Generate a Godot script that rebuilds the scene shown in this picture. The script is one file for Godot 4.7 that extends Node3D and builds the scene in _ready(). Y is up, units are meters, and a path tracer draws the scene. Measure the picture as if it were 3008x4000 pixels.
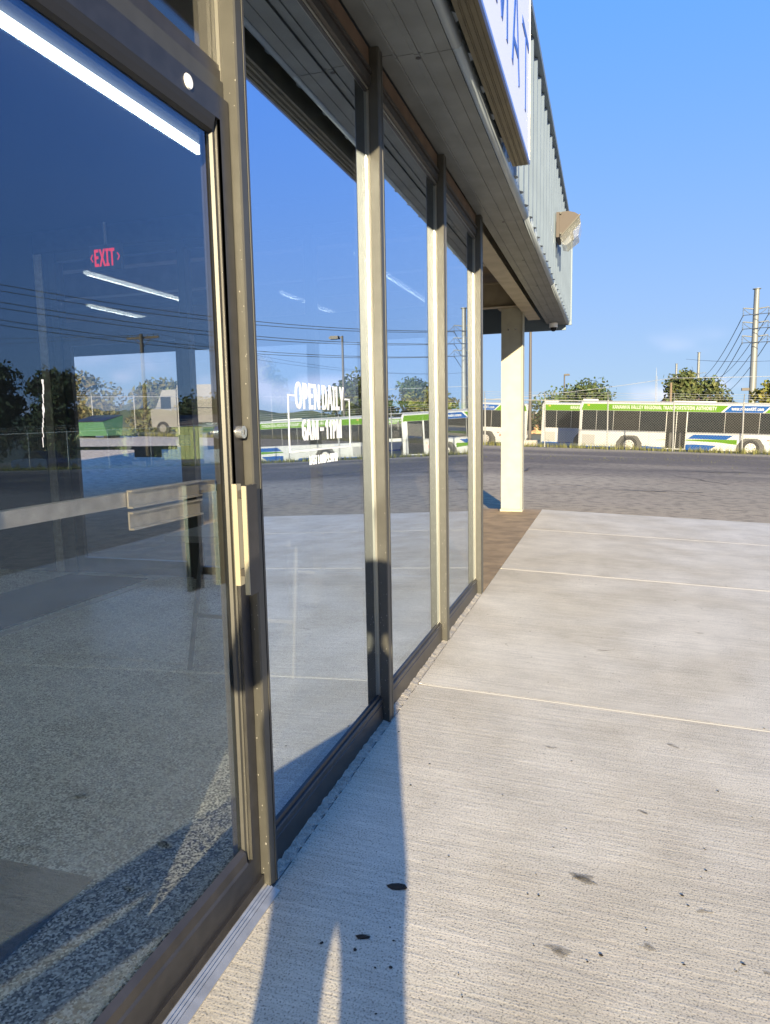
extends Node3D
# Storefront seen along its glass front, low evening sun from behind. x = out from the facade, -z = along it, metres.

var M := {}
var rng := RandomNumberGenerator.new()
var used := {}

# ---------------------------------------------------------------- naming
func numbered(called: String) -> String:
	if not used.has(called):
		used[called] = 0
		return called
	used[called] += 1
	return "%s_%03d" % [called, used[called]]

func thing(called: String, label: String, category: String, at := Vector3.ZERO, group := "", turn := 0.0) -> Node3D:
	var o := Node3D.new()
	o.name = numbered(called)
	add_child(o)
	o.position = at
	o.rotation.y = turn
	tag(o, label, category, group)
	return o

func tag(o: Node, label: String, category: String, group := "", kind := "") -> void:
	if label != "": o.set_meta("label", label)
	if category != "": o.set_meta("category", category)
	if group != "": o.set_meta("group", group)
	if kind != "": o.set_meta("kind", kind)

func structure(called: String, st: SurfaceTool, m: Material, label: String) -> MeshInstance3D:
	var o := put(called, st, m, self)
	tag(o, label, "", "", "structure")
	return o

func dup(src: Node3D, at: Vector3, label: String, turn := 0.0) -> Node3D:
	var r: Node3D = src.duplicate()
	r.name = numbered(str(src.name).rstrip("_0123456789"))
	add_child(r)
	r.position = at
	r.rotation.y = turn
	r.set_meta("label", label)
	return r

func put(called: String, st: SurfaceTool, m: Material, parent: Node) -> MeshInstance3D:
	st.generate_normals()
	return put_mesh(called, st.commit(), m, parent)

func put_mesh(called: String, mesh: Mesh, m: Material, parent: Node) -> MeshInstance3D:
	var o := MeshInstance3D.new()
	o.mesh = mesh
	o.material_override = m
	if parent == self:
		o.name = numbered(called)
		add_child(o)
	else:
		o.name = called
		var n := 0
		while parent.has_node(NodePath(str(o.name))):
			n += 1
			o.name = "%s_%03d" % [called, n]
		parent.add_child(o, true)
	return o

# ---------------------------------------------------------------- shapes
func mb(smooth := false) -> SurfaceTool:
	var st := SurfaceTool.new()
	st.begin(Mesh.PRIMITIVE_TRIANGLES)
	st.set_smooth_group(0 if smooth else -1)
	return st

func vert(st: SurfaceTool, p: Vector3, n: Vector3) -> void:
	var a := n.abs()
	if a.y >= a.x and a.y >= a.z: st.set_uv(Vector2(p.x, p.z))
	elif a.x >= a.z: st.set_uv(Vector2(p.z, -p.y))
	else: st.set_uv(Vector2(p.x, -p.y))
	st.add_vertex(p)

func tri(st: SurfaceTool, a: Vector3, b: Vector3, c: Vector3) -> void:   # counter-clockwise from outside
	var n := (b - a).cross(c - a)
	vert(st, a, n); vert(st, c, n); vert(st, b, n)

func quad(st: SurfaceTool, a: Vector3, b: Vector3, c: Vector3, d: Vector3) -> void:
	tri(st, a, b, c); tri(st, a, c, d)

func box(st: SurfaceTool, x0: float, x1: float, y0: float, y1: float, z0: float, z1: float) -> void:
	var a := Vector3(min(x0, x1), min(y0, y1), min(z0, z1))
	var b := Vector3(max(x0, x1), max(y0, y1), max(z0, z1))
	var p := func(i: int, j: int, k: int) -> Vector3: return Vector3(b.x if i else a.x, b.y if j else a.y, b.z if k else a.z)
	quad(st, p.call(0,0,1), p.call(1,0,1), p.call(1,1,1), p.call(0,1,1))
	quad(st, p.call(1,0,0), p.call(0,0,0), p.call(0,1,0), p.call(1,1,0))
	quad(st, p.call(1,0,1), p.call(1,0,0), p.call(1,1,0), p.call(1,1,1))
	quad(st, p.call(0,0,0), p.call(0,0,1), p.call(0,1,1), p.call(0,1,0))
	quad(st, p.call(0,1,1), p.call(1,1,1), p.call(1,1,0), p.call(0,1,0))
	quad(st, p.call(0,0,0), p.call(1,0,0), p.call(1,0,1), p.call(0,0,1))

func bbox(called: String, m: Material, parent: Node, x0: float, x1: float, y0: float, y1: float, z0: float, z1: float) -> MeshInstance3D:
	var st := mb()
	box(st, x0, x1, y0, y1, z0, z1)
	return put(called, st, m, parent)

# closed outline pts in the plane (U, V), pushed along W
func extrude(st: SurfaceTool, pts: PackedVector2Array, o: Vector3, U: Vector3, V: Vector3, W: Vector3, caps := true) -> void:
	var p := pts.duplicate()
	if Geometry2D.is_polygon_clockwise(p): p.reverse()
	var n := p.size()
	var flip := U.cross(V).dot(W) < 0.0
	for i in n:
		var a: Vector3 = o + U * p[i].x + V * p[i].y
		var b: Vector3 = o + U * p[(i + 1) % n].x + V * p[(i + 1) % n].y
		if flip: quad(st, b, a, a + W, b + W)
		else: quad(st, a, b, b + W, a + W)
	if not caps: return
	var ix := Geometry2D.triangulate_polygon(p)
	for i in range(0, ix.size(), 3):
		var q: Array[Vector3] = []
		for j in 3: q.append(o + U * p[ix[i + j]].x + V * p[ix[i + j]].y)
		tri(st, q[0], q[1], q[2])
		tri(st, q[0] + W, q[2] + W, q[1] + W)

func tube(st: SurfaceTool, a: Vector3, b: Vector3, r0: float, r1: float, n := 8, caps := true) -> void:
	var d := (b - a).normalized()
	var u := d.cross(Vector3.UP if absf(d.y) < 0.9 else Vector3.RIGHT).normalized()
	var v := d.cross(u)
	for i in n:
		var t0 := TAU * i / n
		var t1 := TAU * (i + 1) / n
		var e0 := u * cos(t0) + v * sin(t0)
		var e1 := u * cos(t1) + v * sin(t1)
		st.set_smooth_group(1)
		quad(st, a + e0 * r0, a + e1 * r0, b + e1 * r1, b + e0 * r1)
		st.set_smooth_group(-1)
		if caps:
			tri(st, a, a + e1 * r0, a + e0 * r0)
			tri(st, b, b + e0 * r1, b + e1 * r1)

func wire(st: SurfaceTool, a: Vector3, b: Vector3, sag: float, r: float, k := 14) -> void:
	for i in k:
		var t0 := float(i) / k
		var t1 := float(i + 1) / k
		tube(st, a.lerp(b, t0) - Vector3(0, sag * 4.0 * t0 * (1.0 - t0), 0), a.lerp(b, t1) - Vector3(0, sag * 4.0 * t1 * (1.0 - t1), 0), r, r, 4, false)

func disc(st: SurfaceTool, c: Vector3, axis: Vector3, r: float, n := 20) -> void:
	var u := axis.cross(Vector3.UP if absf(axis.y) < 0.9 else Vector3.RIGHT).normalized()
	var v := axis.cross(u).normalized()
	for i in n:
		var t0 := TAU * i / n
		var t1 := TAU * (i + 1) / n
		tri(st, c, c + (u * cos(t0) + v * sin(t0)) * r, c + (u * cos(t1) + v * sin(t1)) * r)

# ---------------------------------------------------------------- materials
func lin(r: float, g: float, b: float) -> Color:
	return Color(r, g, b).linear_to_srgb()

func mat(key: String, r: float, g: float, b: float, rough := 0.7, metal := 0.0) -> StandardMaterial3D:
	var m := StandardMaterial3D.new()
	m.resource_name = key
	m.albedo_color = lin(r, g, b)
	m.roughness = rough
	m.metallic = metal
	M[key] = m
	return m

func noise_tex(freq: float, size: int, cols: Array, offs: Array, seed_: int, type := FastNoiseLite.TYPE_SIMPLEX_SMOOTH, oct := 4, hard := false) -> NoiseTexture2D:
	var f := FastNoiseLite.new()
	f.noise_type = type
	f.seed = seed_
	f.frequency = freq
	f.fractal_octaves = oct
	if type == FastNoiseLite.TYPE_CELLULAR:
		f.fractal_type = FastNoiseLite.FRACTAL_NONE
		f.cellular_return_type = FastNoiseLite.RETURN_CELL_VALUE
	var t := NoiseTexture2D.new()
	t.width = size
	t.height = size
	t.seamless = true
	t.noise = f
	if cols.size():
		var g := Gradient.new()
		g.colors = PackedColorArray(cols)
		g.offsets = PackedFloat32Array(offs)
		if hard: g.interpolation_mode = Gradient.GRADIENT_INTERPOLATE_CONSTANT
		t.color_ramp = g
	return t

# worn surface: soft tonal variation and fine grain on world-sized triplanar noise
func worn(m: StandardMaterial3D, scale: float, lo: float, seed_: int, bump := 0.0) -> void:
	m.albedo_texture = noise_tex(0.02, 256, [Color(lo, lo, lo).linear_to_srgb(), Color(1, 1, 1)], [0.15, 0.85], seed_)
	m.uv1_triplanar = true
	m.uv1_world_triplanar = true
	m.uv1_scale = Vector3.ONE * scale
	if bump > 0.0:
		m.heightmap_enabled = true
		m.heightmap_texture = noise_tex(0.06, 256, [], [], seed_ + 1)
		m.heightmap_scale = bump

func img_tex(w: int, h: int, data: PackedByteArray, rgb := true) -> ImageTexture:
	return ImageTexture.create_from_image(Image.create_from_data(w, h, false, Image.FORMAT_RGB8 if rgb else Image.FORMAT_L8, data))

func streaks(w: int, h: int, w0: int, freq: float, seed_: int) -> PackedByteArray:
	var f := FastNoiseLite.new()
	f.seed = seed_
	f.frequency = freq
	f.fractal_octaves = 4
	var im := f.get_seamless_image(w0, h)
	im.resize(w, h, Image.INTERPOLATE_CUBIC)
	im.convert(Image.FORMAT_L8)
	return im.get_data()

func grain(n: int, freq: float, seed_: int, oct := 3) -> PackedByteArray:
	var f := FastNoiseLite.new()
	f.seed = seed_
	f.frequency = freq
	f.fractal_octaves = oct
	var im := f.get_seamless_image(n, n)
	im.convert(Image.FORMAT_L8)
	return im.get_data()

func make_concrete() -> StandardMaterial3D:
	var n := 1024
	var s := streaks(n, n, 20, 0.11, 5)
	var s2 := streaks(n, n, 90, 0.3, 15)
	var g := grain(n, 0.35, 6, 2)
	var c := grain(n, 0.006, 7, 4)
	var col := PackedByteArray()
	col.resize(n * n * 3)
	var hgt := PackedByteArray()
	hgt.resize(n * n)
	for i in n * n:
		var st: float = (s[i] - 128) * 0.5 + (s2[i] - 128) * 0.5
		var pit: float = 0.0 if g[i] > 92 else (92 - g[i]) * 1.6
		var v: float = 206.0 + st * 0.20 + (c[i] - 128) * 0.07 - pit * 0.8 + (g[i] - 128) * 0.12
		v = clampf(v, 40.0, 255.0)
		var warm := 0.0
		col[i * 3] = int(clampf(v + warm, 0, 255))
		col[i * 3 + 1] = int(clampf(v * 0.985, 0, 255))
		col[i * 3 + 2] = int(clampf(v * 0.94 - warm, 0, 255))
		hgt[i] = int(clampf(128.0 + st * 0.9 - pit * 0.9 + (g[i] - 128) * 0.25, 0, 255))
	var m := mat("concrete", 1, 1, 1, 0.88)
	m.albedo_color = lin(0.93, 0.87, 0.755)
	m.albedo_texture = img_tex(n, n, col)
	m.heightmap_enabled = true
	m.heightmap_texture = img_tex(n, n, hgt, false)
	m.heightmap_scale = 0.095
	m.uv1_scale = Vector3(0.42, 0.42, 1)
	m.detail_enabled = true
	m.detail_blend_mode = BaseMaterial3D.BLEND_MODE_MUL
	m.detail_uv_layer = BaseMaterial3D.DETAIL_UV_2
	m.detail_albedo = noise_tex(0.011, 512, [Color(0.945, 0.935, 0.915), Color(0.98, 0.977, 0.97), Color(1, 1, 1)], [0.25, 0.5, 0.75], 31, FastNoiseLite.TYPE_SIMPLEX_SMOOTH, 5)
	m.uv2_scale = Vector3(0.16, 0.16, 1)
	return m

func materials() -> void:
	make_concrete()
	var t := mat("bronze", 0.060, 0.058, 0.049, 0.45, 0.25); worn(t, 2.5, 0.86, 3)
	t = mat("bronze_dark", 0.055, 0.05, 0.045, 0.4, 0.35); worn(t, 2.0, 0.7, 4)
	t = mat("door_face", 0.036, 0.035, 0.036, 0.38, 0.3); worn(t, 3.0, 0.72, 8)
	mat("rubber", 0.012, 0.012, 0.013, 0.6)
	mat("bead_metal", 0.26, 0.25, 0.21, 0.3, 0.6)
	mat("chrome", 0.75, 0.75, 0.73, 0.25, 0.9)
	t = mat("aluminium", 0.5, 0.47, 0.40, 0.4, 0.6); worn(t, 3.0, 0.7, 9)
	t = mat("infill", 0.13, 0.085, 0.055, 0.7); worn(t, 1.0, 0.7, 10)
	t = mat("soffit", 0.145, 0.155, 0.15, 0.5, 0.25); worn(t, 0.8, 0.75, 11)
	t = mat("soffit_edge", 0.33, 0.38, 0.42, 0.42, 0.3); worn(t, 0.8, 0.8, 12)
	t = mat("fascia", 0.16, 0.20, 0.24, 0.5, 0.1); worn(t, 0.5, 0.86, 13)
	t = mat("coping", 0.12, 0.16, 0.2, 0.5, 0.2)
	t = mat("beam_paint", 0.40, 0.34, 0.23, 0.55); worn(t, 0.7, 0.8, 14)
	t = mat("porch_deck", 0.26, 0.2, 0.13, 0.7); worn(t, 0.5, 0.7, 15)
	t = mat("column_paint", 0.38, 0.365, 0.28, 0.55); worn(t, 0.9, 0.88, 16)
	t = mat("walk_brown", 0.36, 0.255, 0.14, 0.9); worn(t, 0.6, 0.62, 17, 0.3)
	t = mat("sign_face", 0.6, 0.62, 0.68, 0.35)
	t = mat("sign_blue", 0.03, 0.085, 0.36, 0.45)
	t = mat("sign_edge", 0.10, 0.085, 0.05, 0.4, 0.5); worn(t, 1.2, 0.7, 18)
	t = mat("sign_trim", 0.12, 0.2, 0.5, 0.35, 0.2)
	mat("sealant", 0.36, 0.345, 0.305, 0.8)
	t = mat("mortar", 0.5, 0.45, 0.36, 0.95); worn(t, 6.0, 0.6, 19, 0.5)
	mat("dark_panel", 0.035, 0.037, 0.042, 0.85)
	mat("plaster", 0.62, 0.60, 0.55, 0.9)
	mat("ceiling", 0.07, 0.075, 0.08, 0.9)
	t = mat("stucco", 0.4, 0.36, 0.3, 0.95); worn(t, 0.8, 0.8, 20)
	mat("mat_black", 0.018, 0.016, 0.015, 0.95)
	t = mat("mat_brown", 0.06, 0.041, 0.026, 0.95); worn(t, 9.0, 0.5, 21, 0.6)
	mat("white_vinyl", 0.7, 0.7, 0.69, 0.5)
	# terrazzo
	t = mat("terrazzo", 1, 1, 1, 0.32)
	t.albedo_texture = noise_tex(0.075, 1024, [Color(0.07, 0.08, 0.08), Color(0.45, 0.45, 0.4), Color(0.66, 0.66, 0.6), Color(0.86, 0.86, 0.80), Color(0.58, 0.58, 0.53), Color(0.12, 0.13, 0.13)], [0.0, 0.13, 0.3, 0.52, 0.75, 0.88], 41, FastNoiseLite.TYPE_CELLULAR, 1, true)
	t.uv1_scale = Vector3(2.3, 2.3, 1)
	# glass: an ordinary reflective storefront pane
	t = mat("glass", 0.01, 0.014, 0.018, 0.0)
	t.transparency = BaseMaterial3D.TRANSPARENCY_ALPHA
	t.albedo_color.a = 0.05
	t = mat("film", 0.70, 0.83, 1.0, 0.0, 1.0)
	t.transparency = BaseMaterial3D.TRANSPARENCY_ALPHA
	t.albedo_color.a = 0.74
	var plain := Image.create(4, 4, false, Image.FORMAT_RGB8)
	plain.fill(Color.WHITE)
	t.albedo_texture = ImageTexture.create_from_image(plain)
	M.film_light = t.duplicate()
	M.film_light.albedo_color = lin(0.20, 0.56, 1.0)
	M.film_light.albedo_color.a = 0.10
	t = mat("lens", 0.22, 0.22, 0.2, 0.12)
	t.transparency = BaseMaterial3D.TRANSPARENCY_ALPHA
	t.albedo_color.a = 0.35
	# ground
	t = mat("asphalt", 1, 1, 1, 0.92)
	t.vertex_color_use_as_albedo = true
	t.albedo_texture = noise_tex(0.11, 512, [Color(0.80, 0.79, 0.78), Color(0.94, 0.935, 0.93), Color(1, 1, 1)], [0.2, 0.5, 0.85], 51, FastNoiseLite.TYPE_SIMPLEX_SMOOTH, 5)
	t.uv1_scale = Vector3(0.6, 0.6, 1)
	t.heightmap_enabled = true
	t.heightmap_texture = noise_tex(0.3, 512, [], [], 52, FastNoiseLite.TYPE_SIMPLEX_SMOOTH, 2)
	t.heightmap_scale = 0.07
	t.detail_enabled = true
	t.detail_blend_mode = BaseMaterial3D.BLEND_MODE_MUL
	t.detail_uv_layer = BaseMaterial3D.DETAIL_UV_2
	t.detail_albedo = noise_tex(0.03, 1024, [Color(0.80, 0.79, 0.78), Color(0.93, 0.925, 0.92), Color(1, 1, 1), Color(1, 0.99, 0.97)], [0.2, 0.42, 0.6, 0.9], 57, FastNoiseLite.TYPE_SIMPLEX_SMOOTH, 6)
	t.uv2_scale = Vector3(0.12, 0.12, 1)
	# foliage, vertex coloured
	t = mat("leaf", 1, 1, 1, 0.75)
	t.vertex_color_use_as_albedo = true
	t.cull_mode = BaseMaterial3D.CULL_DISABLED
	t.backlight_enabled = true
	t.backlight = lin(0.35, 0.35, 0.2)
	t = mat("bark", 0.11, 0.085, 0.06, 0.95); worn(t, 2.0, 0.6, 22)
	t = mat("wood_pole", 0.2, 0.15, 0.1, 0.95); worn(t, 2.0, 0.6, 23)
	mat("galvanised", 0.25, 0.255, 0.25, 0.5, 0.4)
	mat("steel_pole", 0.17, 0.18, 0.175, 0.55, 0.3)
	mat("cable", 0.10, 0.12, 0.14, 0.6)
	mat("cable_pale", 0.3, 0.31, 0.31, 0.6)
	mat("lamp_dark", 0.07, 0.06, 0.05, 0.6)
	mat("concrete_block", 0.38, 0.35, 0.3, 0.95)
	mat("hill", 0.06, 0.09, 0.045, 0.95)
	# buses
	mat("bus_white", 0.30, 0.305, 0.295, 0.35)
	mat("bus_green", 0.066, 0.165, 0.002, 0.8)
	mat("bus_blue", 0.0005, 0.052, 0.21, 0.8)
	t = mat("bus_glass", 0.012, 0.014, 0.016, 0.08)
	mat("bus_glass_pale", 0.016, 0.016, 0.015, 0.12)
	mat("bus_black", 0.014, 0.014, 0.014, 0.55)
	mat("bus_grey", 0.2, 0.2, 0.19, 0.6)
	M.bus_glass.metallic_specular = 0.22
	M.bus_glass_pale.metallic_specular = 0.28
	M.bus_blue.metallic_specular = 0.2
	M.bus_green.metallic_specular = 0.2
	mat("bus_text", 0.2, 0.24, 0.33, 0.5)
	mat("tyre", 0.02, 0.02, 0.02, 0.9)
	mat("rim", 0.26, 0.25, 0.23, 0.4, 0.4)
	mat("amber", 0.6, 0.2, 0.02, 0.4)
	mat("red_plastic", 0.5, 0.03, 0.02, 0.4)
	mat("brick_red", 0.25, 0.08, 0.05, 0.9)
	mat("brick_tan", 0.5, 0.3, 0.16, 0.9)
	mat("roof_brown", 0.09, 0.06, 0.05, 0.9)
	mat("trim_white", 0.75, 0.73, 0.68, 0.6)
	mat("shed_green", 0.36, 0.38, 0.13, 0.6)
	mat("dumpster_green", 0.05, 0.14, 0.075, 0.6)
	mat("car_blue", 0.05, 0.08, 0.14, 0.25, 0.2)
	mat("wallpack_bronze", 0.075, 0.063, 0.054, 0.75, 0.0)
	mat("dome_white", 0.75, 0.75, 0.74, 0.4)
	mat("stain", 0.10, 0.085, 0.06, 0.9)
	M.stain.transparency = BaseMaterial3D.TRANSPARENCY_ALPHA
	M.stain.albedo_color.a = 0.3
	mat("crack", 0.05, 0.043, 0.037, 0.95)
	mat("leaf_litter", 0.03, 0.022, 0.014, 0.9)
	# person
	t = mat("person", 1, 1, 1, 0.8)
	t.vertex_color_use_as_albedo = true
	mat("hair", 0.03, 0.02, 0.014, 0.7)
	mat("phone", 0.02, 0.02, 0.025, 0.3)
	t = mat("tube_glow", 0.9, 0.95, 0.95, 0.5)
	t.emission_enabled = true
	t.emission = Color(0.95, 1.0, 0.97)
	t.emission_energy_multiplier = 2.4
	t = mat("exit_red", 0.6, 0.02, 0.02, 0.5)
	t.emission_enabled = true
	t.emission = Color(1.0, 0.16, 0.1)
	t.emission_energy_multiplier = 0.3
	mat("exit_case", 0.10, 0.10, 0.10, 0.6)

# ---------------------------------------------------------------- camera, sky, sun
func set_view() -> void:
	var cam := Camera3D.new()
	cam.name = "camera"
	var yaw := deg_to_rad(17.2)
	var pitch := deg_to_rad(-7.05)
	var roll := deg_to_rad(-1.07)
	cam.transform = Transform3D(Basis(Vector3.UP, yaw) * Basis(Vector3.RIGHT, pitch) * Basis(Vector3.BACK, roll), Vector3(0.895, 1.32, 0.0))
	cam.fov = rad_to_deg(2.0 * atan(2000.0 / 2790.0))
	cam.near = 0.02
	cam.far = 3000.0
	add_child(cam)
	cam.current = true

	var sky_m := ProceduralSkyMaterial.new()
	sky_m.sky_top_color = lin(0.030, 0.128, 0.41)
	sky_m.sky_horizon_color = lin(0.175, 0.24, 0.30)
	sky_m.sky_curve = 0.214
	sky_m.ground_bottom_color = lin(0.10, 0.095, 0.085)
	sky_m.ground_horizon_color = lin(0.22, 0.25, 0.27)
	sky_m.sun_angle_max = 18.0
	sky_m.sky_cover = clouds()
	var sky := Sky.new()
	sky.sky_material = sky_m
	var env := Environment.new()
	env.background_mode = Environment.BG_SKY
	env.sky = sky
	env.tonemap_mode = Environment.TONE_MAPPER_LINEAR
	env.tonemap_exposure = 2.95
	env.sdfgi_enabled = true
	env.ssao_enabled = true
	env.ssil_enabled = true
	var we := WorldEnvironment.new()
	we.name = "world"
	we.environment = env
	add_child(we)

	var sun := DirectionalLight3D.new()
	sun.name = "sun"
	sun.light_color = Color(1.0, 0.925, 0.775)
	sun.light_energy = 1.6
	sun.light_angular_distance = 0.5
	sun.shadow_enabled = true
	add_child(sun)
	sun.look_at_from_position(Vector3(1.0, 0.70, 3.2) * 10.0, Vector3.ZERO)

func clouds() -> ImageTexture:
	# a few small fair-weather clouds low over the horizon, all round
	var w := 1024
	var h := 512
	var f := FastNoiseLite.new()
	f.seed = 4
	f.frequency = 0.022
	f.fractal_octaves = 5
	var im := Image.create(w, h, false, Image.FORMAT_RGBA8)
	for y in range(200, 256):
		var el := (256.0 - y) / 512.0 * 180.0
		var band := smoothstep(0.2, 1.5, el) * (1.0 - smoothstep(3.0, 7.0, el))
		for x in w:
			var v := f.get_noise_3d(cos(TAU * x / w) * 200.0, y * 2.6, sin(TAU * x / w) * 200.0)
			var a := smoothstep(0.12, 0.4, v) * band
			if a > 0.0:
				im.set_pixel(x, y, Color(0.62, 0.52, 0.50, a * 0.45))
	return ImageTexture.create_from_image(im)

# ---------------------------------------------------------------- ground
func ground_y(x: float, z: float) -> float:
	var w := 1.0 if x > 0.0 else smoothstep(12.0, 30.0, -z)
	var far := 1.0 - smoothstep(60.0, 400.0, Vector2(x, z).length())
	return -0.10 - 0.043 * 35.0 * tanh(x / 35.0) * w * (0.3 + 0.7 * far) - 0.42 * smoothstep(38.2, 42.5, -z) * smoothstep(-20.0, -12.0, x)

func make_ground() -> void:
	var xs: Array[float] = []
	var zs: Array[float] = []
	var v := 0.0
	var step := 0.8
	while v < 2400.0:
		xs.append(v)
		if v > 0.0: xs.append(-v)
		if v > 24.0: step *= 1.25
		v += step
	xs.sort()
	v = -60.0
	for k in [60.0, 30.0, 15.0, 8.0, 4.0, 2.0]: zs.append(k)
	v = 0.0
	step = 0.5
	while v < 2400.0:
		zs.append(-v)
		if v > 44.0: step *= 1.25
		v += step
	zs.sort()
	var f := FastNoiseLite.new()
	f.seed = 9
	f.frequency = 0.12
	f.fractal_octaves = 4
	var st := mb(true)
	for j in zs.size():
		for i in xs.size():
			var x := xs[i]
			var z := zs[j]
			var k := f.get_noise_2d(x * 0.6, z * 1.5)
			var dark := smoothstep(17.5, 22.5, -z + k * 5.0) * (1.0 - smoothstep(33.5, 36.5, -z + k * 2.0))
			var base := Color(0.41, 0.335, 0.215).lerp(Color(0.14, 0.108, 0.074), dark)
			base = base.lerp(Color(0.33, 0.265, 0.165), clampf(0.4 + k * 2.4, 0.0, 1.0) * 0.55 * (1.0 - dark) + clampf(k * 3.0 - 0.2, 0, 1) * 0.7 * dark)
			if z < -36.5 and z > -39.5: base = base.lerp(Color(0.1, 0.11, 0.045), 0.7)
			if z < -58.0: base = Color(0.12, 0.13, 0.07)
			if x < -9.0 and z < -9.0 and z > -37.0: base = base.lerp(Color(0.62, 0.54, 0.43), smoothstep(9.0, 13.0, -x))
			if x < -30.0 and z < -34.0: base = Color(0.17, 0.19, 0.08)
			st.set_color(base)
			st.set_uv(Vector2(x, z))
			st.set_uv2(Vector2(x * 0.9, z))
			st.add_vertex(Vector3(x, ground_y(x, z) + 0.012 * f.get_noise_2d(x * 3.0, z * 3.0), z))
	var nx := xs.size()
	for j in zs.size() - 1:
		for i in nx - 1:
			var a := j * nx + i
			st.add_index(a); st.add_index(a + 1); st.add_index(a + nx)
			st.add_index(a + 1); st.add_index(a + nx + 1); st.add_index(a + nx)
	structure("parking_lot_ground", st, M.asphalt, "worn asphalt parking lot, dark sealed strip towards the fence")

func make_cracks() -> void:
	var lot := get_node("parking_lot_ground")
	rng.seed = 640
	for i in 26:
		var st := mb()
		var x := rng.randf_range(-5.0, 16.0)
		var z := rng.randf_range(-33.0, -11.6)
		var dir := rng.randf_range(-0.35, 0.35) + (PI / 2 if i % 7 == 0 else 0.0)
		var w := rng.randf_range(0.005, 0.015)
		for k in rng.randi_range(8, 26):
			var nd := dir + rng.randfn() * 0.35
			var x2 := x + cos(nd) * 0.22
			var z2 := z + sin(nd) * 0.22
			var w2 := maxf(0.004, w + rng.randfn() * 0.006)
			var nrm := Vector3(-sin(nd), 0, cos(nd))
			var a := Vector3(x, ground_y(x, z) + 0.014, z)
			var b := Vector3(x2, ground_y(x2, z2) + 0.014, z2)
			quad(st, a + nrm * w, b + nrm * w2, b - nrm * w2, a - nrm * w)
			x = x2
			z = z2
			w = w2
		put("crack", st, M.crack, lot)

func walk_y(x: float) -> float:
	return -0.045 * x

func blob(r: float, n: int, sx: float, sz: float, turn: float) -> PackedVector2Array:
	var p := PackedVector2Array()
	for i in n:
		var t := TAU * i / n
		var rr := r * (0.75 + 0.5 * rng.randf())
		p.append(Vector2(cos(t) * rr * sx, sin(t) * rr * sz).rotated(turn))
	return p

func flat_patch(st: SurfaceTool, c: Vector2, pts: PackedVector2Array, lift: float) -> void:
	var o := Vector3(c.x, walk_y(c.x) + lift, c.y)
	for i in pts.size():
		var a := pts[i]
		var b := pts[(i + 1) % pts.size()]
		tri(st, o, o + Vector3(b.x, -0.045 * b.x, b.y), o + Vector3(a.x, -0.045 * a.x, a.y))

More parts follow.
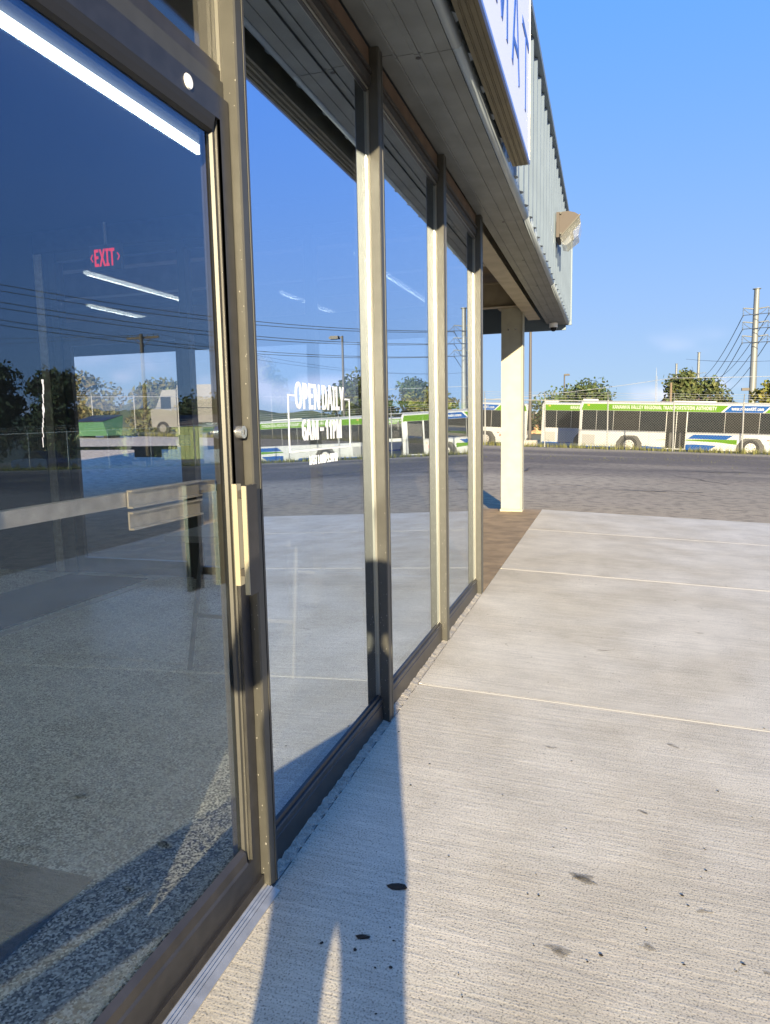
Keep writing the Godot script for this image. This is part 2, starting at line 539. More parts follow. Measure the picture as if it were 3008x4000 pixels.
func make_sidewalk() -> void:
	var root := Node3D.new()
	root.name = numbered("sidewalk")
	add_child(root)
	tag(root, "broom finished pale concrete sidewalk in long slabs beside the glass front", "", "", "structure")
	var cuts := [4.8, 2.6, -0.4, -3.4, -6.38, -8.83, -10.86]
	var slabs: Array[Node3D] = []
	for i in cuts.size() - 1:
		var z0: float = cuts[i] - 0.007
		var z1: float = cuts[i + 1] + 0.007
		var st := mb()
		var x0 := 0.004
		var x1 := 5.2
		var yb := -0.42
		# top with eased edges
		var prof := [[z0, -0.006], [z0 - 0.006, 0.0], [z1 + 0.006, 0.0], [z1, -0.006]]
		for k in 3:
			var a: Array = prof[k]
			var b: Array = prof[k + 1]
			for q in [[x0, a[0], a[1]], [x1, b[0], b[1]], [x1, a[0], a[1]], [x0, a[0], a[1]], [x0, b[0], b[1]], [x1, b[0], b[1]]]:
				st.set_uv(Vector2(q[0] + i * 0.73, q[1]))
				st.set_uv2(Vector2(q[0] + i * 1.9, q[1]))
				st.add_vertex(Vector3(q[0], walk_y(q[0]) + q[2], q[1]))
		quad(st, Vector3(x0, yb, z1), Vector3(x0, walk_y(x0) - 0.006, z1), Vector3(x1, walk_y(x1) - 0.006, z1), Vector3(x1, yb, z1))
		quad(st, Vector3(x0, yb, z0), Vector3(x1, yb, z0), Vector3(x1, walk_y(x1) - 0.006, z0), Vector3(x0, walk_y(x0) - 0.006, z0))
		quad(st, Vector3(x1, yb, z0), Vector3(x1, yb, z1), Vector3(x1, walk_y(x1) - 0.006, z1), Vector3(x1, walk_y(x1) - 0.006, z0))
		quad(st, Vector3(x0, yb, z1), Vector3(x0, yb, z0), Vector3(x0, walk_y(x0) - 0.006, z0), Vector3(x0, walk_y(x0) - 0.006, z1))
		var s := put("slab", st, M.concrete, root)
		slabs.append(s)
		if i < cuts.size() - 2:
			st = mb()
			var n := 40
			for k in n:
				var xa := x0 + 0.02 + (x1 - x0 - 0.02) * k / n
				var xb := x0 + 0.02 + (x1 - x0 - 0.02) * (k + 1) / n
				var zc: float = cuts[i + 1]
				quad(st, Vector3(xa, walk_y(xa) - 0.001, zc + 0.0085), Vector3(xb, walk_y(xb) - 0.001, zc + 0.0085), Vector3(xb, walk_y(xb) + 0.0025, zc), Vector3(xa, walk_y(xa) + 0.0025, zc))
				quad(st, Vector3(xa, walk_y(xa) + 0.0025, zc), Vector3(xb, walk_y(xb) + 0.0025, zc), Vector3(xb, walk_y(xb) - 0.001, zc - 0.0085), Vector3(xa, walk_y(xa) - 0.001, zc - 0.0085))
			put("joint_sealant", st, M.sealant, s)
	# leaf prints and gum: thin marks lying on the slabs
	rng.seed = 77
	var marks := [[0.86, -2.05, 0.030, 2.0], [0.87, -2.06, 0.02, 2.4], [1.03, -1.83, 0.02, 1.2], [0.80, -1.74, 0.03, 1.7], [1.18, -2.02, 0.016, 1.6], [1.31, -1.82, 0.015, 1.7], [1.47, -2.28, 0.022, 2.2], [1.62, -2.38, 0.018, 2.0], [1.30, -1.55, 0.012, 1.2], [0.98, -1.52, 0.014, 1.4], [1.05, -2.5, 0.016, 2.2], [1.75, -2.9, 0.02, 2.0], [1.2, -3.1, 0.018, 2.4], [1.35, -1.40, 0.015, 1.0], [0.7, -2.9, 0.016, 1.8], [1.95, -4.4, 0.03, 2.5], [1.5, -4.9, 0.02, 2.0], [2.1, -5.2, 0.022, 1.7], [0.9, -4.3, 0.02, 2.2]]
	for q in marks:
		var st := mb()
		for k in 3:
			flat_patch(st, Vector2(q[0] + rng.randf_range(-0.6, 0.6) * q[2] * q[3] * (0.3 + k), q[1] + rng.randf_range(-0.5, 0.5) * q[2]), blob(q[2] * [0.62, 0.4, 0.2][k], 13, q[3], 0.8, rng.randf_range(-0.5, 0.5)), 0.0012 + k * 0.0004)
		put("stain", st, M.stain, slabs[2] if q[1] > -3.4 else slabs[3])
	var specks := mb()
	for k in 260:
		var z := -1.1 - pow(rng.randf(), 1.5) * 7.0
		var x := 0.05 + rng.randf() * 2.6
		flat_patch(specks, Vector2(x, z), blob(rng.randf_range(0.0015, 0.0048), 6, 1.3, 1.0, rng.randf() * 3.0), 0.0018)
	var sp := put("grit", specks, M.leaf_litter, root)
	sp.set_meta("kind", "stuff")
	for q in [[0.343, -1.843, 0.017, "dark curled leaf scrap on the slab beside the door jamb shadow"], [0.31, -1.62, 0.011, "small dark leaf scrap lying nearest the door bottom corner"], [1.26, -1.615, 0.012, "dark pointed dead leaf far out on the concrete at right"]]:
		var st := mb()
		var pts := blob(q[2], 9, 1.7, 0.8, -0.3)
		var o := Vector3(q[0], walk_y(q[0]) + 0.003, q[1])
		for i in pts.size():
			var a := pts[i]
			var b := pts[(i + 1) % pts.size()]
			tri(st, o + Vector3(0, 0.004, 0), o + Vector3(b.x, 0.001, b.y), o + Vector3(a.x, 0.0, a.y))
			tri(st, o, o + Vector3(a.x, -0.002, a.y), o + Vector3(b.x, -0.001, b.y))
		var m := put("dead_leaf", st, M.leaf_litter, self)
		tag(m, q[3], "leaf", "leaf scraps on the sidewalk")
	# brown corner walkway under the porch
	var w := mb()
	box(w, -11.4, 0.0, -0.4, 0.0, -10.84, -5.47)
	structure("porch_walkway", w, M.walk_brown, "brown concrete walkway under the corner porch")

# ---------------------------------------------------------------- storefront
var shop: Node3D

func mullion(z_near: float, z_far: float, y1: float) -> void:
	var st := mb()
	var zc := (z_near + z_far) / 2.0
	var w := z_near - z_far
	var g := 0.003
	var pts := PackedVector2Array([Vector2(-0.115, -w / 2), Vector2(-0.004, -w / 2), Vector2(0, -w / 2 + 0.004), Vector2(0, -0.013), Vector2(-0.006, -0.012), Vector2(-0.006, -0.008), Vector2(0, -0.007), Vector2(0, w / 2 - 0.004), Vector2(-0.004, w / 2), Vector2(-0.115, w / 2)])
	extrude(st, pts, Vector3(0, 0.0, zc), Vector3.RIGHT, Vector3.BACK, Vector3.UP * y1)
	var m := put("mullion", st, M.bronze, shop)
	# glazing bead along both sides, at the glass line
	for s in [1.0, -1.0]:
		var b := mb()
		var z: float = z_near if s > 0 else z_far
		box(b, -0.0515, -0.042, 0.12, 2.65, z, z + s * 0.006)
		put("glazing_bead", b, M.bead_metal, m)

func make_shop() -> void:
	shop = thing("storefront_building", "glass fronted shop with bronze frames under a corrugated blue grey metal canopy", "building")
	# --- floor, ceiling, walls
	var st := mb()
	box(st, -11.2, -0.125, -0.25, 0.004, -5.36, 6.0)
	put("floor", st, M.terrazzo, shop)
	bbox("floor_joint", M.sealant, shop, -11.2, -0.126, 0.004, 0.0055, -3.36, -3.348)
	bbox("foundation", M.concrete_block, shop, -11.4, -0.001, -0.4, -0.002, -5.468, -5.36)
	bbox("foundation", M.concrete_block, shop, -0.125, -0.001, -0.4, -0.002, -5.36, 6.0)
	bbox("ceiling", M.ceiling, shop, -11.2, -0.12, 3.05, 3.2, -5.36, 6.0)
	bbox("back_wall", M.plaster, shop, -11.4, -11.2, 0.0, 3.4, -5.468, 6.2)
	bbox("rear_wall", M.plaster, shop, -11.2, 0.0, 0.0, 3.4, 6.0, 6.2)
	bbox("front_wall", M.stucco, shop, -0.2, 0.0, 0.0, 2.81, -0.59, 6.0)
	bbox("side_wall", M.dark_panel, shop, -11.2, -3.99, 0.0, 3.4, -5.467, -5.36)
	# --- frame members of the front
	mullion(-1.713, -1.766, 2.81)
	mullion(-2.910, -2.974, 2.81)
	mullion(-4.126, -4.192, 2.81)
	mullion(-5.374, -5.463, 2.81)
	bbox("hinge_jamb", M.bronze, shop, -0.115, 0.0, 0.0, 2.81, -0.65, -0.592)
	var bays := [[-1.766, -2.910], [-2.974, -4.126], [-4.192, -5.374]]
	for b in bays:
		var z0: float = b[0] - 0.001
		var z1: float = b[1] + 0.001
		st = mb()
		var L := Vector3(0, 0, z1 - z0)
		# sill: face, small groove, ledge stepping back to the glass
		extrude(st, PackedVector2Array([Vector2(-0.10, 0.0), Vector2(-0.032, 0.0), Vector2(-0.032, 0.082), Vector2(-0.035, 0.084), Vector2(-0.035, 0.088), Vector2(-0.032, 0.09), Vector2(-0.032, 0.106), Vector2(-0.035, 0.110), Vector2(-0.043, 0.110), Vector2(-0.046, 0.122), Vector2(-0.062, 0.122), Vector2(-0.064, 0.108), Vector2(-0.10, 0.108)]), Vector3(0, 0, z0), Vector3.RIGHT, Vector3.UP, L)
		put("sill", st, M.bronze_dark, shop)
		st = mb()
		extrude(st, PackedVector2Array([Vector2(-0.10, 2.66), Vector2(-0.064, 2.66), Vector2(-0.062, 2.645), Vector2(-0.046, 2.645), Vector2(-0.043, 2.662), Vector2(-0.030, 2.667), Vector2(-0.030, 2.702), Vector2(-0.038, 2.704), Vector2(-0.038, 2.709), Vector2(-0.024, 2.711), Vector2(-0.024, 2.724), Vector2(-0.10, 2.724)]), Vector3(0, 0, z0), Vector3.RIGHT, Vector3.UP, L)
		put("header", st, M.bronze_dark, shop)
		bbox("header_bead", M.bead_metal, shop, -0.045, -0.040, 2.650, 2.656, z0 - 0.01, z1 + 0.01)
		bbox("infill_panel", M.infill, shop, -0.10, -0.038, 2.724, 2.809, z0, z1)
		bbox("window_pane", M.glass, shop, -0.058, -0.052, 0.112, 2.655, z0 + 0.004, z1 - 0.004)
		film(shop, M.film, -0.0516, 0.123, 2.644, z0 + 0.005, z1 - 0.005)
		# crumbling mortar bead at the foot of the sill
		st = mb(true)
		var n := 60
		rng.seed = int(-z0 * 100)
		var prev := Vector2(0.004, 0.004)
		for k in n:
			var za := lerpf(z0 + 0.06, z1 - 0.06, float(k) / n)
			var zb := lerpf(z0 + 0.06, z1 - 0.06, float(k + 1) / n)
			var nxt := Vector2(rng.randf_range(-0.012, 0.012), rng.randf_range(0.003, 0.014))
			quad(st, Vector3(prev.x, walk_y(prev.x), za), Vector3(nxt.x, walk_y(nxt.x), zb), Vector3(-0.0315, nxt.y, zb), Vector3(-0.0315, prev.y, za))
			prev = nxt
		put("mortar_bead", st, M.mortar, shop)
	rng.seed = 55
	for q in [[-1.7126, 0.05, 2.3, -0.024, -0.002, 40], [-2.9098, 0.02, 1.0, -0.045, -0.004, 40], [-4.1258, 0.02, 1.0, -0.045, -0.004, 30]]:
		st = mb()
		for k in int(q[5]):
			var c := Vector3(rng.randf_range(q[3], q[4]), lerpf(q[1], q[2], pow(rng.randf(), 1.4)), q[0] + 0.0006)
			var r := rng.randf_range(0.0006, 0.0014)
			for e in 5:
				var t0 := TAU * e / 5
				var t1 := TAU * (e + 1) / 5
				tri(st, c, c + Vector3(cos(t0) * r, sin(t0) * r * 1.5, 0), c + Vector3(cos(t1) * r, sin(t1) * r * 1.5, 0))
		var ps := put("paint_specks", st, M.sealant, shop)
		ps.set_meta("kind", "stuff")
	# transom over the door
	bbox("transom_bar", M.bronze, shop, -0.11, -0.040, 2.131, 2.176, -1.7125, -0.65)
	bbox("transom_cap", M.bronze_dark, shop, -0.11, -0.043, 2.178, 2.202, -1.7125, -0.65)
	bbox("transom_stop", M.bronze_dark, shop, -0.064, -0.046, 2.202, 2.216, -1.7125, -0.65)
	bbox("transom_pane", M.glass, shop, -0.058, -0.052, 2.21, 2.655, -1.709, -0.653)
	bbox("header", M.bronze_dark, shop, -0.10, -0.03, 2.645, 2.724, -1.7125, -0.65)
	bbox("infill_panel", M.infill, shop, -0.10, -0.038, 2.724, 2.809, -1.7125, -0.65)
	st = mb()
	extrude(st, PackedVector2Array([Vector2(-0.124, -0.1), Vector2(0.022, -0.1), Vector2(0.030, 0.003), Vector2(0.012, 0.012), Vector2(0.009, 0.009), Vector2(0.003, 0.014), Vector2(0.0, 0.010), Vector2(-0.006, 0.015), Vector2(-0.009, 0.011), Vector2(-0.016, 0.016), Vector2(-0.10, 0.016), Vector2(-0.124, 0.004)]), Vector3(0, 0, -1.7128), Vector3.RIGHT, Vector3.UP, Vector3(0, 0, 1.12))
	put("threshold", st, M.aluminium, shop)
	make_door()
	make_side_wall()
	make_canopy()

# reflective coating on the outer face of the glass
func film(parent: Node, m: Material, x: float, y0: float, y1: float, z0: float, z1: float) -> void:
	var st := mb()
	quad(st, Vector3(x, y0, z0), Vector3(x, y0, z1), Vector3(x, y1, z1), Vector3(x, y1, z0))
	put("reflective_film", st, m, parent)

func make_door() -> void:
	var d := Node3D.new()
	d.name = "door"
	shop.add_child(d)
	var zl := -1.709     # lock edge
	var zh := -0.654     # hinge edge
	var xf := -0.026
	var xb := -0.071
	bbox("stile", M.door_face, d, xb, xf, 0.018, 2.126, zl, -1.664)
	bbox("stile", M.door_face, d, xb, xf, 0.018, 2.126, -0.702, zh)
	bbox("top_rail", M.door_face, d, xb, xf, 2.069, 2.126, -1.6635, -0.7025)
	bbox("bottom_rail", M.door_face, d, xb, xf, 0.046, 0.118, -1.6635, -0.7025)
	var st := mb()
	extrude(st, PackedVector2Array([Vector2(0, 0), Vector2(-0.008, 0.0), Vector2(-0.008, -0.005), Vector2(-0.013, -0.006), Vector2(-0.014, -0.016), Vector2(-0.022, -0.02), Vector2(-0.022, 0.001)]), Vector3(xf, 0.118, -1.664), Vector3.RIGHT, Vector3.FORWARD, Vector3(0, 1.951, 0))
	put("glass_stop", st, M.bronze, d)
	st = mb()
	extrude(st, PackedVector2Array([Vector2(0, 0), Vector2(-0.005, 0.006), Vector2(-0.008, 0.03), Vector2(-0.022, 0.042), Vector2(-0.022, 0)]), Vector3(xf, 0.1182, -1.6425), Vector3.RIGHT, Vector3.UP, Vector3(0, 0, 0.94))
	put("glass_stop", st, M.bronze_dark, d)
	st = mb()
	extrude(st, PackedVector2Array([Vector2(0, 0), Vector2(-0.004, -0.014), Vector2(-0.010, -0.03), Vector2(-0.022, -0.035), Vector2(-0.022, 0)]), Vector3(xf, 2.0688, -1.6425), Vector3.RIGHT, Vector3.UP, Vector3(0, 0, 0.94))
	put("glass_stop", st, M.rubber, d)
	bbox("pane", M.glass, d, -0.0535, -0.0485, 0.12, 2.067, -1.6625, -0.704)
	film(d, M.film_light, -0.0482, 0.121, 2.066, -0.705, -1.6615)
	rng.seed = 91
	var sc := mb()
	var py := 1.29
	var pw := 0.0008
	while py < 1.40:
		var ny := py + rng.randf_range(0.005, 0.011)
		var nw := rng.randf_range(0.0006, 0.0034)
		var off := rng.randf_range(-0.0012, 0.0012) - (py - 1.29) * 0.1
		quad(sc, Vector3(-0.0478, py, -1.026 + off + pw), Vector3(-0.0478, py, -1.026 + off - pw), Vector3(-0.0478, ny, -1.026 + off - nw), Vector3(-0.0478, ny, -1.026 + off + nw))
		py = ny
		pw = nw
	put("paint_scuff", sc, M.white_vinyl, d)
	bbox("door_sweep", M.bronze_dark, d, -0.040, -0.017, 0.017, 0.0455, -1.7085, -0.656)
	# pull handle: web standing off the stile, flat grip plate, rounded lip
	st = mb()
	box(st, -0.026, -0.012, 0.905, 1.172, -1.6635, -1.640)
	box(st, 0.0301, 0.0425, 0.896, 1.1725, -1.5918, -1.5875)
	put("handle_edge", st, M.bead_brass, d)
	for y in [0.93, 1.135]:
		bbox("handle_standoff", M.bronze_dark, d, -0.012, 0.030, y, y + 0.02, -1.6600, -1.6440)
	st = mb()
	extrude(st, PackedVector2Array([Vector2(0.030, -1.650), Vector2(0.030, -1.592), Vector2(0.043, -1.592), Vector2(0.043, -1.646), Vector2(0.040, -1.650)]), Vector3(0, 0.893, 0), Vector3.RIGHT, Vector3.BACK, Vector3(0, 0.28, 0))
	put("pull_handle", st, M.door_face, d)
	st = mb(true)
	tube(st, Vector3(-0.026, 1.305, -1.686), Vector3(-0.008, 1.305, -1.686), 0.0165, 0.0165, 24)
	var lock := put("lock_cylinder", st, M.chrome, d)
	bbox("keyway", M.bronze_dark, lock, -0.0078, -0.0072, 1.298, 1.312, -1.6875, -1.6845)
	st = mb(true)
	tube(st, Vector3(-0.026, 2.099, -1.526), Vector3(-0.0225, 2.099, -1.526), 0.017, 0.015, 24)
	put("rail_cap", st, M.dome_white, d)
	# inside: push bar and its channel plate
	bbox("push_bar", M.aluminium, d, -0.128, -0.104, 1.150, 1.180, -1.690, -0.67)
	for y in [1.098, 1.146]:
		st = mb()
		extrude(st, PackedVector2Array([Vector2(0, 0), Vector2(0.014, 0), Vector2(0.014, 0.004), Vector2(0.004, 0.004), Vector2(0.004, 0.036), Vector2(0.014, 0.036), Vector2(0.014, 0.040), Vector2(0, 0.040)]), Vector3(-0.102, y, -1.602), Vector3.RIGHT, Vector3.UP, Vector3(0, 0, 0.285))
		put("push_plate", st, M.aluminium, d)

func make_side_wall() -> void:
	# glass side wall along the porch, with its own door
	var z0 := -5.463
	var z1 := -5.37
	var posts := [-1.36, -2.50, -3.80]
	for x in posts:
		bbox("side_mullion", M.bronze, shop, x - 0.035, x + 0.035, 0.0, 2.86, z0, z1)
	var glass_z := [-5.418, -5.412]
	bbox("side_mullion", M.aluminium, shop, -3.985, -3.90, 0.0, 2.86, z0, z1 + 0.01)
	bbox("side_mullion", M.bronze_dark, shop, -3.899, -3.836, 0.0, 2.86, z0, z1)
	var xs := [-0.116, -1.325, -1.395, -2.465]
	for i in range(0, xs.size(), 2):
		var xa: float = xs[i]
		var xb: float = xs[i + 1]
		bbox("side_sill", M.bronze_dark, shop, xb, xa, 0.0, 0.11, z0 + 0.01, z1 - 0.01)
		bbox("side_rail", M.bronze_dark, shop, xb, xa, 2.11, 2.19, z0 + 0.01, z1 - 0.01)
		bbox("side_pane", M.glass, shop, xb + 0.002, xa - 0.002, 0.105, 2.115, glass_z[0], glass_z[1])
		bbox("side_transom_pane", M.glass, shop, xb + 0.002, xa - 0.002, 2.185, 2.80, glass_z[0], glass_z[1])
	bbox("side_rail", M.bronze_dark, shop, -3.765, -2.535, 2.135, 2.26, z0 + 0.01, z1 - 0.01)
	bbox("side_transom_pane", M.glass, shop, -3.763, -2.537, 2.25, 2.80, glass_z[0], glass_z[1])
	bbox("side_header", M.bronze_dark, shop, -3.985, -0.116, 2.862, 3.4, z0, z1)
	bbox("side_header", M.bronze, shop, -3.98, -0.1165, 2.79, 2.861, z0 + 0.012, z1 - 0.012)
	var d := Node3D.new()
	d.name = "side_door"
	shop.add_child(d)
	bbox("stile", M.bronze_dark, d, -3.762, -3.69, 0.01, 2.13, -5.44, -5.395)
	bbox("stile", M.bronze_dark, d, -2.61, -2.538, 0.01, 2.13, -5.44, -5.395)
	bbox("top_rail", M.bronze_dark, d, -3.689, -2.611, 2.06, 2.13, -5.44, -5.395)
	bbox("bottom_rail", M.bronze_dark, d, -3.689, -2.611, 0.01, 0.145, -5.44, -5.395)
	bbox("pane", M.glass, d, -3.688, -2.612, 0.146, 2.059, -5.42, -5.415)
	bbox("push_bar", M.bronze_dark, d, -3.68, -2.62, 1.135, 1.165, -5.36, -5.335)
	bbox("push_plate", M.bronze_dark, d, -3.03, -2.76, 1.07, 1.165, -5.334, -5.325)

func make_canopy() -> void:
	var za := 5.0
	var ze := -11.75
	var xo := 0.325
	# soffit: folded sheets in lengths, stepped section
	var joints := [5.0, 2.2, -0.8, -3.0, -5.55, -8.25, -11.70]
	for i in joints.size() - 1:
		var a: float = joints[i] - 0.002
		var L := Vector3(0, 0, joints[i + 1] - a + 0.002)
		var x_in := -0.03 if a > -5.4 else -0.015
		var st := mb()
		extrude(st, PackedVector2Array([Vector2(x_in, 2.812), Vector2(0.043, 2.812), Vector2(0.044, 2.796), Vector2(0.052, 2.796), Vector2(0.054, 2.803), Vector2(0.122, 2.803), Vector2(0.125, 2.798), Vector2(0.145, 2.798), Vector2(0.147, 2.803), Vector2(0.163, 2.803), Vector2(0.163, 2.85), Vector2(x_in, 2.85)]), Vector3(0, 0, a), Vector3.RIGHT, Vector3.UP, L)
		put("soffit_panel", st, M.soffit, shop)
		st = mb()
		extrude(st, PackedVector2Array([Vector2(0.167, 2.794), Vector2(0.225, 2.794), Vector2(0.226, 2.797), Vector2(0.229, 2.797), Vector2(0.230, 2.794), Vector2(0.279, 2.794), Vector2(0.281, 2.85), Vector2(0.167, 2.85)]), Vector3(0, 0, a), Vector3.RIGHT, Vector3.UP, L)
		put("soffit_trim", st, M.soffit, shop)
		st = mb(true)
		var arc := PackedVector2Array([Vector2(0.2825, 2.85), Vector2(0.2825, 2.793)])
		for k in 6:
			var t := k / 5.0 * PI / 2.0
			arc.append(Vector2(0.30 + 0.024 * sin(t), 2.814 - 0.021 * cos(t)))
		arc.append(Vector2(0.324, 2.85))
		extrude(st, arc, Vector3(0, 0, a), Vector3.RIGHT, Vector3.UP, L)
		put("drip_edge", st, M.soffit_edge, shop)
	# dark fixing holes in the soffit
	for z in [-3.0, -5.55, -6.9, -8.25, -9.6]:
		var st := mb(true)
		tube(st, Vector3(0.135, 2.7965, z - 0.03), Vector3(0.135, 2.80, z - 0.03), 0.011, 0.011, 12)
		put("soffit_plug", st, M.rubber, shop)
	# backing and corrugated panels
	bbox("fascia_core", M.coping, shop, 0.20, 0.318, 2.851, 4.06, ze + 0.01, za)
	var w := 0.93
	var z := za
	while z - w > ze - 0.3:
		var pts := PackedVector2Array()
		var z_end := maxf(z - w, ze)
		var zz := z
		pts.append(Vector2(0.3190, zz))
		while zz - 0.31 > z_end - 0.02:
			for q in [[0.02, 0.323], [0.040, 0.323], [0.068, 0.346], [0.096, 0.346], [0.124, 0.323], [0.17, 0.323], [0.176, 0.3265], [0.19, 0.3265], [0.196, 0.323], [0.244, 0.323], [0.25, 0.3265], [0.264, 0.3265], [0.27, 0.323]]:
				pts.append(Vector2(q[1], zz - q[0]))
			zz -= 0.31
		pts.append(Vector2(0.323, z_end + 0.001))
		pts.append(Vector2(0.3190, z_end + 0.001))
		var st := mb()
		extrude(st, pts, Vector3(0, 2.822, 0), Vector3.RIGHT, Vector3.BACK, Vector3(0, 1.235, 0))
		put("corrugated_panel", st, M.fascia, shop)
		z -= w
	bbox("coping", M.coping, shop, 0.05, 0.372, 4.062, 4.115, ze - 0.04, za)
	bbox("corner_trim", M.coping, shop, 0.27, 0.356, 2.79, 4.061, ze - 0.005, ze + 0.035)
	bbox("roof", M.coping, shop, -11.5, 0.198, 3.405, 4.0, ze, 6.3)
	bbox("end_fascia", M.coping, shop, -11.5, 0.269, 2.72, 3.40, ze - 0.02, ze + 0.02)
	# porch: beam along the edge, cross beams, deck
	var ib := func(c: Vector2, bw: float, h: float, t: float) -> PackedVector2Array:
		var a := bw / 2
		return PackedVector2Array([Vector2(c.x - a, c.y), Vector2(c.x + a, c.y), Vector2(c.x + a, c.y + t), Vector2(c.x + t / 2, c.y + t), Vector2(c.x + t / 2, c.y + h - t), Vector2(c.x + a, c.y + h - t), Vector2(c.x + a, c.y + h), Vector2(c.x - a, c.y + h), Vector2(c.x - a, c.y + h - t), Vector2(c.x - t / 2, c.y + h - t), Vector2(c.x - t / 2, c.y + t), Vector2(c.x - a, c.y + t)])
	var st := mb()
	extrude(st, ib.call(Vector2(-0.185, 2.855), 0.18, 0.30, 0.012), Vector3(0, 0, -5.47), Vector3.RIGHT, Vector3.UP, Vector3(0, 0, -5.95))
	put("porch_beam", st, M.beam_paint, shop)
	for q in [[-10.5, 2.93], [-8.2, 3.05], [-6.8, 3.05]]:
		st = mb()
		extrude(st, ib.call(Vector2(q[0], q[1]), 0.15, 0.34, 0.012), Vector3(-0.28, 0, 0), Vector3.BACK, Vector3.UP, Vector3(-11.0, 0, 0))
		put("porch_beam", st, M.beam_paint, shop)
	bbox("porch_deck", M.porch_deck, shop, -11.4, -0.02, 3.395, 3.402, -11.7, -5.464)
	for x in [-0.42, -11.0]:
		st = mb()
		box(st, x - 0.15, x + 0.145, 0.036, 2.92, -10.74, -10.55)
		var col := put("porch_column", st, M.column_paint, shop)
		bbox("flange", M.column_paint, col, x + 0.1455, x + 0.158, 0.036, 2.92, -10.76, -10.535)
		bbox("cap_plate", M.beam_paint, col, x - 0.2, x + 0.2, 2.9205, 2.9295, -10.78, -10.52)
		bbox("base_plate", M.column_paint, col, x - 0.162, x + 0.165, 0.001, 0.035, -10.77, -10.52)
		for s in [-0.045, 0.055]:
			st = mb(true)
			tube(st, Vector3(x + s, 2.62, -10.55), Vector3(x + s, 2.62, -10.54), 0.012, 0.012, 10)
			put("bolt", st, M.chrome, col)

# ---------------------------------------------------------------- fittings on and in the shop
func stroke(st: SurfaceTool, a: Vector2, b: Vector2, w: float, plane: Callable, depth: Vector3) -> void:
	var n := (b - a).orthogonal().normalized() * w / 2
	var q := [a + n, b + n, b - n, a - n]
	var p: Array[Vector3] = []
	for v in q: p.append(plane.call(v))
	for i in 4:
		quad(st, p[i], p[(i + 1) % 4], p[(i + 1) % 4] + depth, p[i] + depth)
	quad(st, p[0] + depth, p[1] + depth, p[2] + depth, p[3] + depth)
	quad(st, p[3], p[2], p[1], p[0])

func text_mesh(s: String, height: float, depth: float, bold := true) -> TextMesh:
	var f := SystemFont.new()
	f.font_names = PackedStringArray(["Droid Sans"])
	f.font_weight = 700 if bold else 400
	var t := TextMesh.new()
	var fv := FontVariation.new()
	fv.base_font = f
	fv.variation_embolden = 0.0
	t.text = s
	t.font = fv
	t.font_size = 64
	t.pixel_size = height / 64.0 / 0.714
	t.depth = depth
	t.curve_step = 1.5
	return t

# text laid on a plane: right/up/out axes, fitted to a width and cap height; at is the left end of the base line
func put_text(called: String, s: String, at: Vector3, right: Vector3, up: Vector3, width: float, height: float, m: Material, parent: Node, depth := 0.002, bold := true) -> void:
	var t := text_mesh(s, height, depth, bold)
	t.horizontal_alignment = HORIZONTAL_ALIGNMENT_LEFT
	t.vertical_alignment = VERTICAL_ALIGNMENT_BOTTOM
	var bb := t.get_aabb()
	var o := put_mesh(called, t, m, parent)
	var k: float = width / maxf(bb.size.x, 0.001)
	# cap height measured from the letters' own box
	var caps := text_mesh("H", height, depth, bold)
	caps.vertical_alignment = VERTICAL_ALIGNMENT_BOTTOM
	var cb := caps.get_aabb()
	var kv: float = height / cb.size.y
	var out := right.cross(up)
	o.transform = Transform3D(Basis(right * k, up * kv, out), at - right * bb.position.x * k - up * cb.position.y * kv)

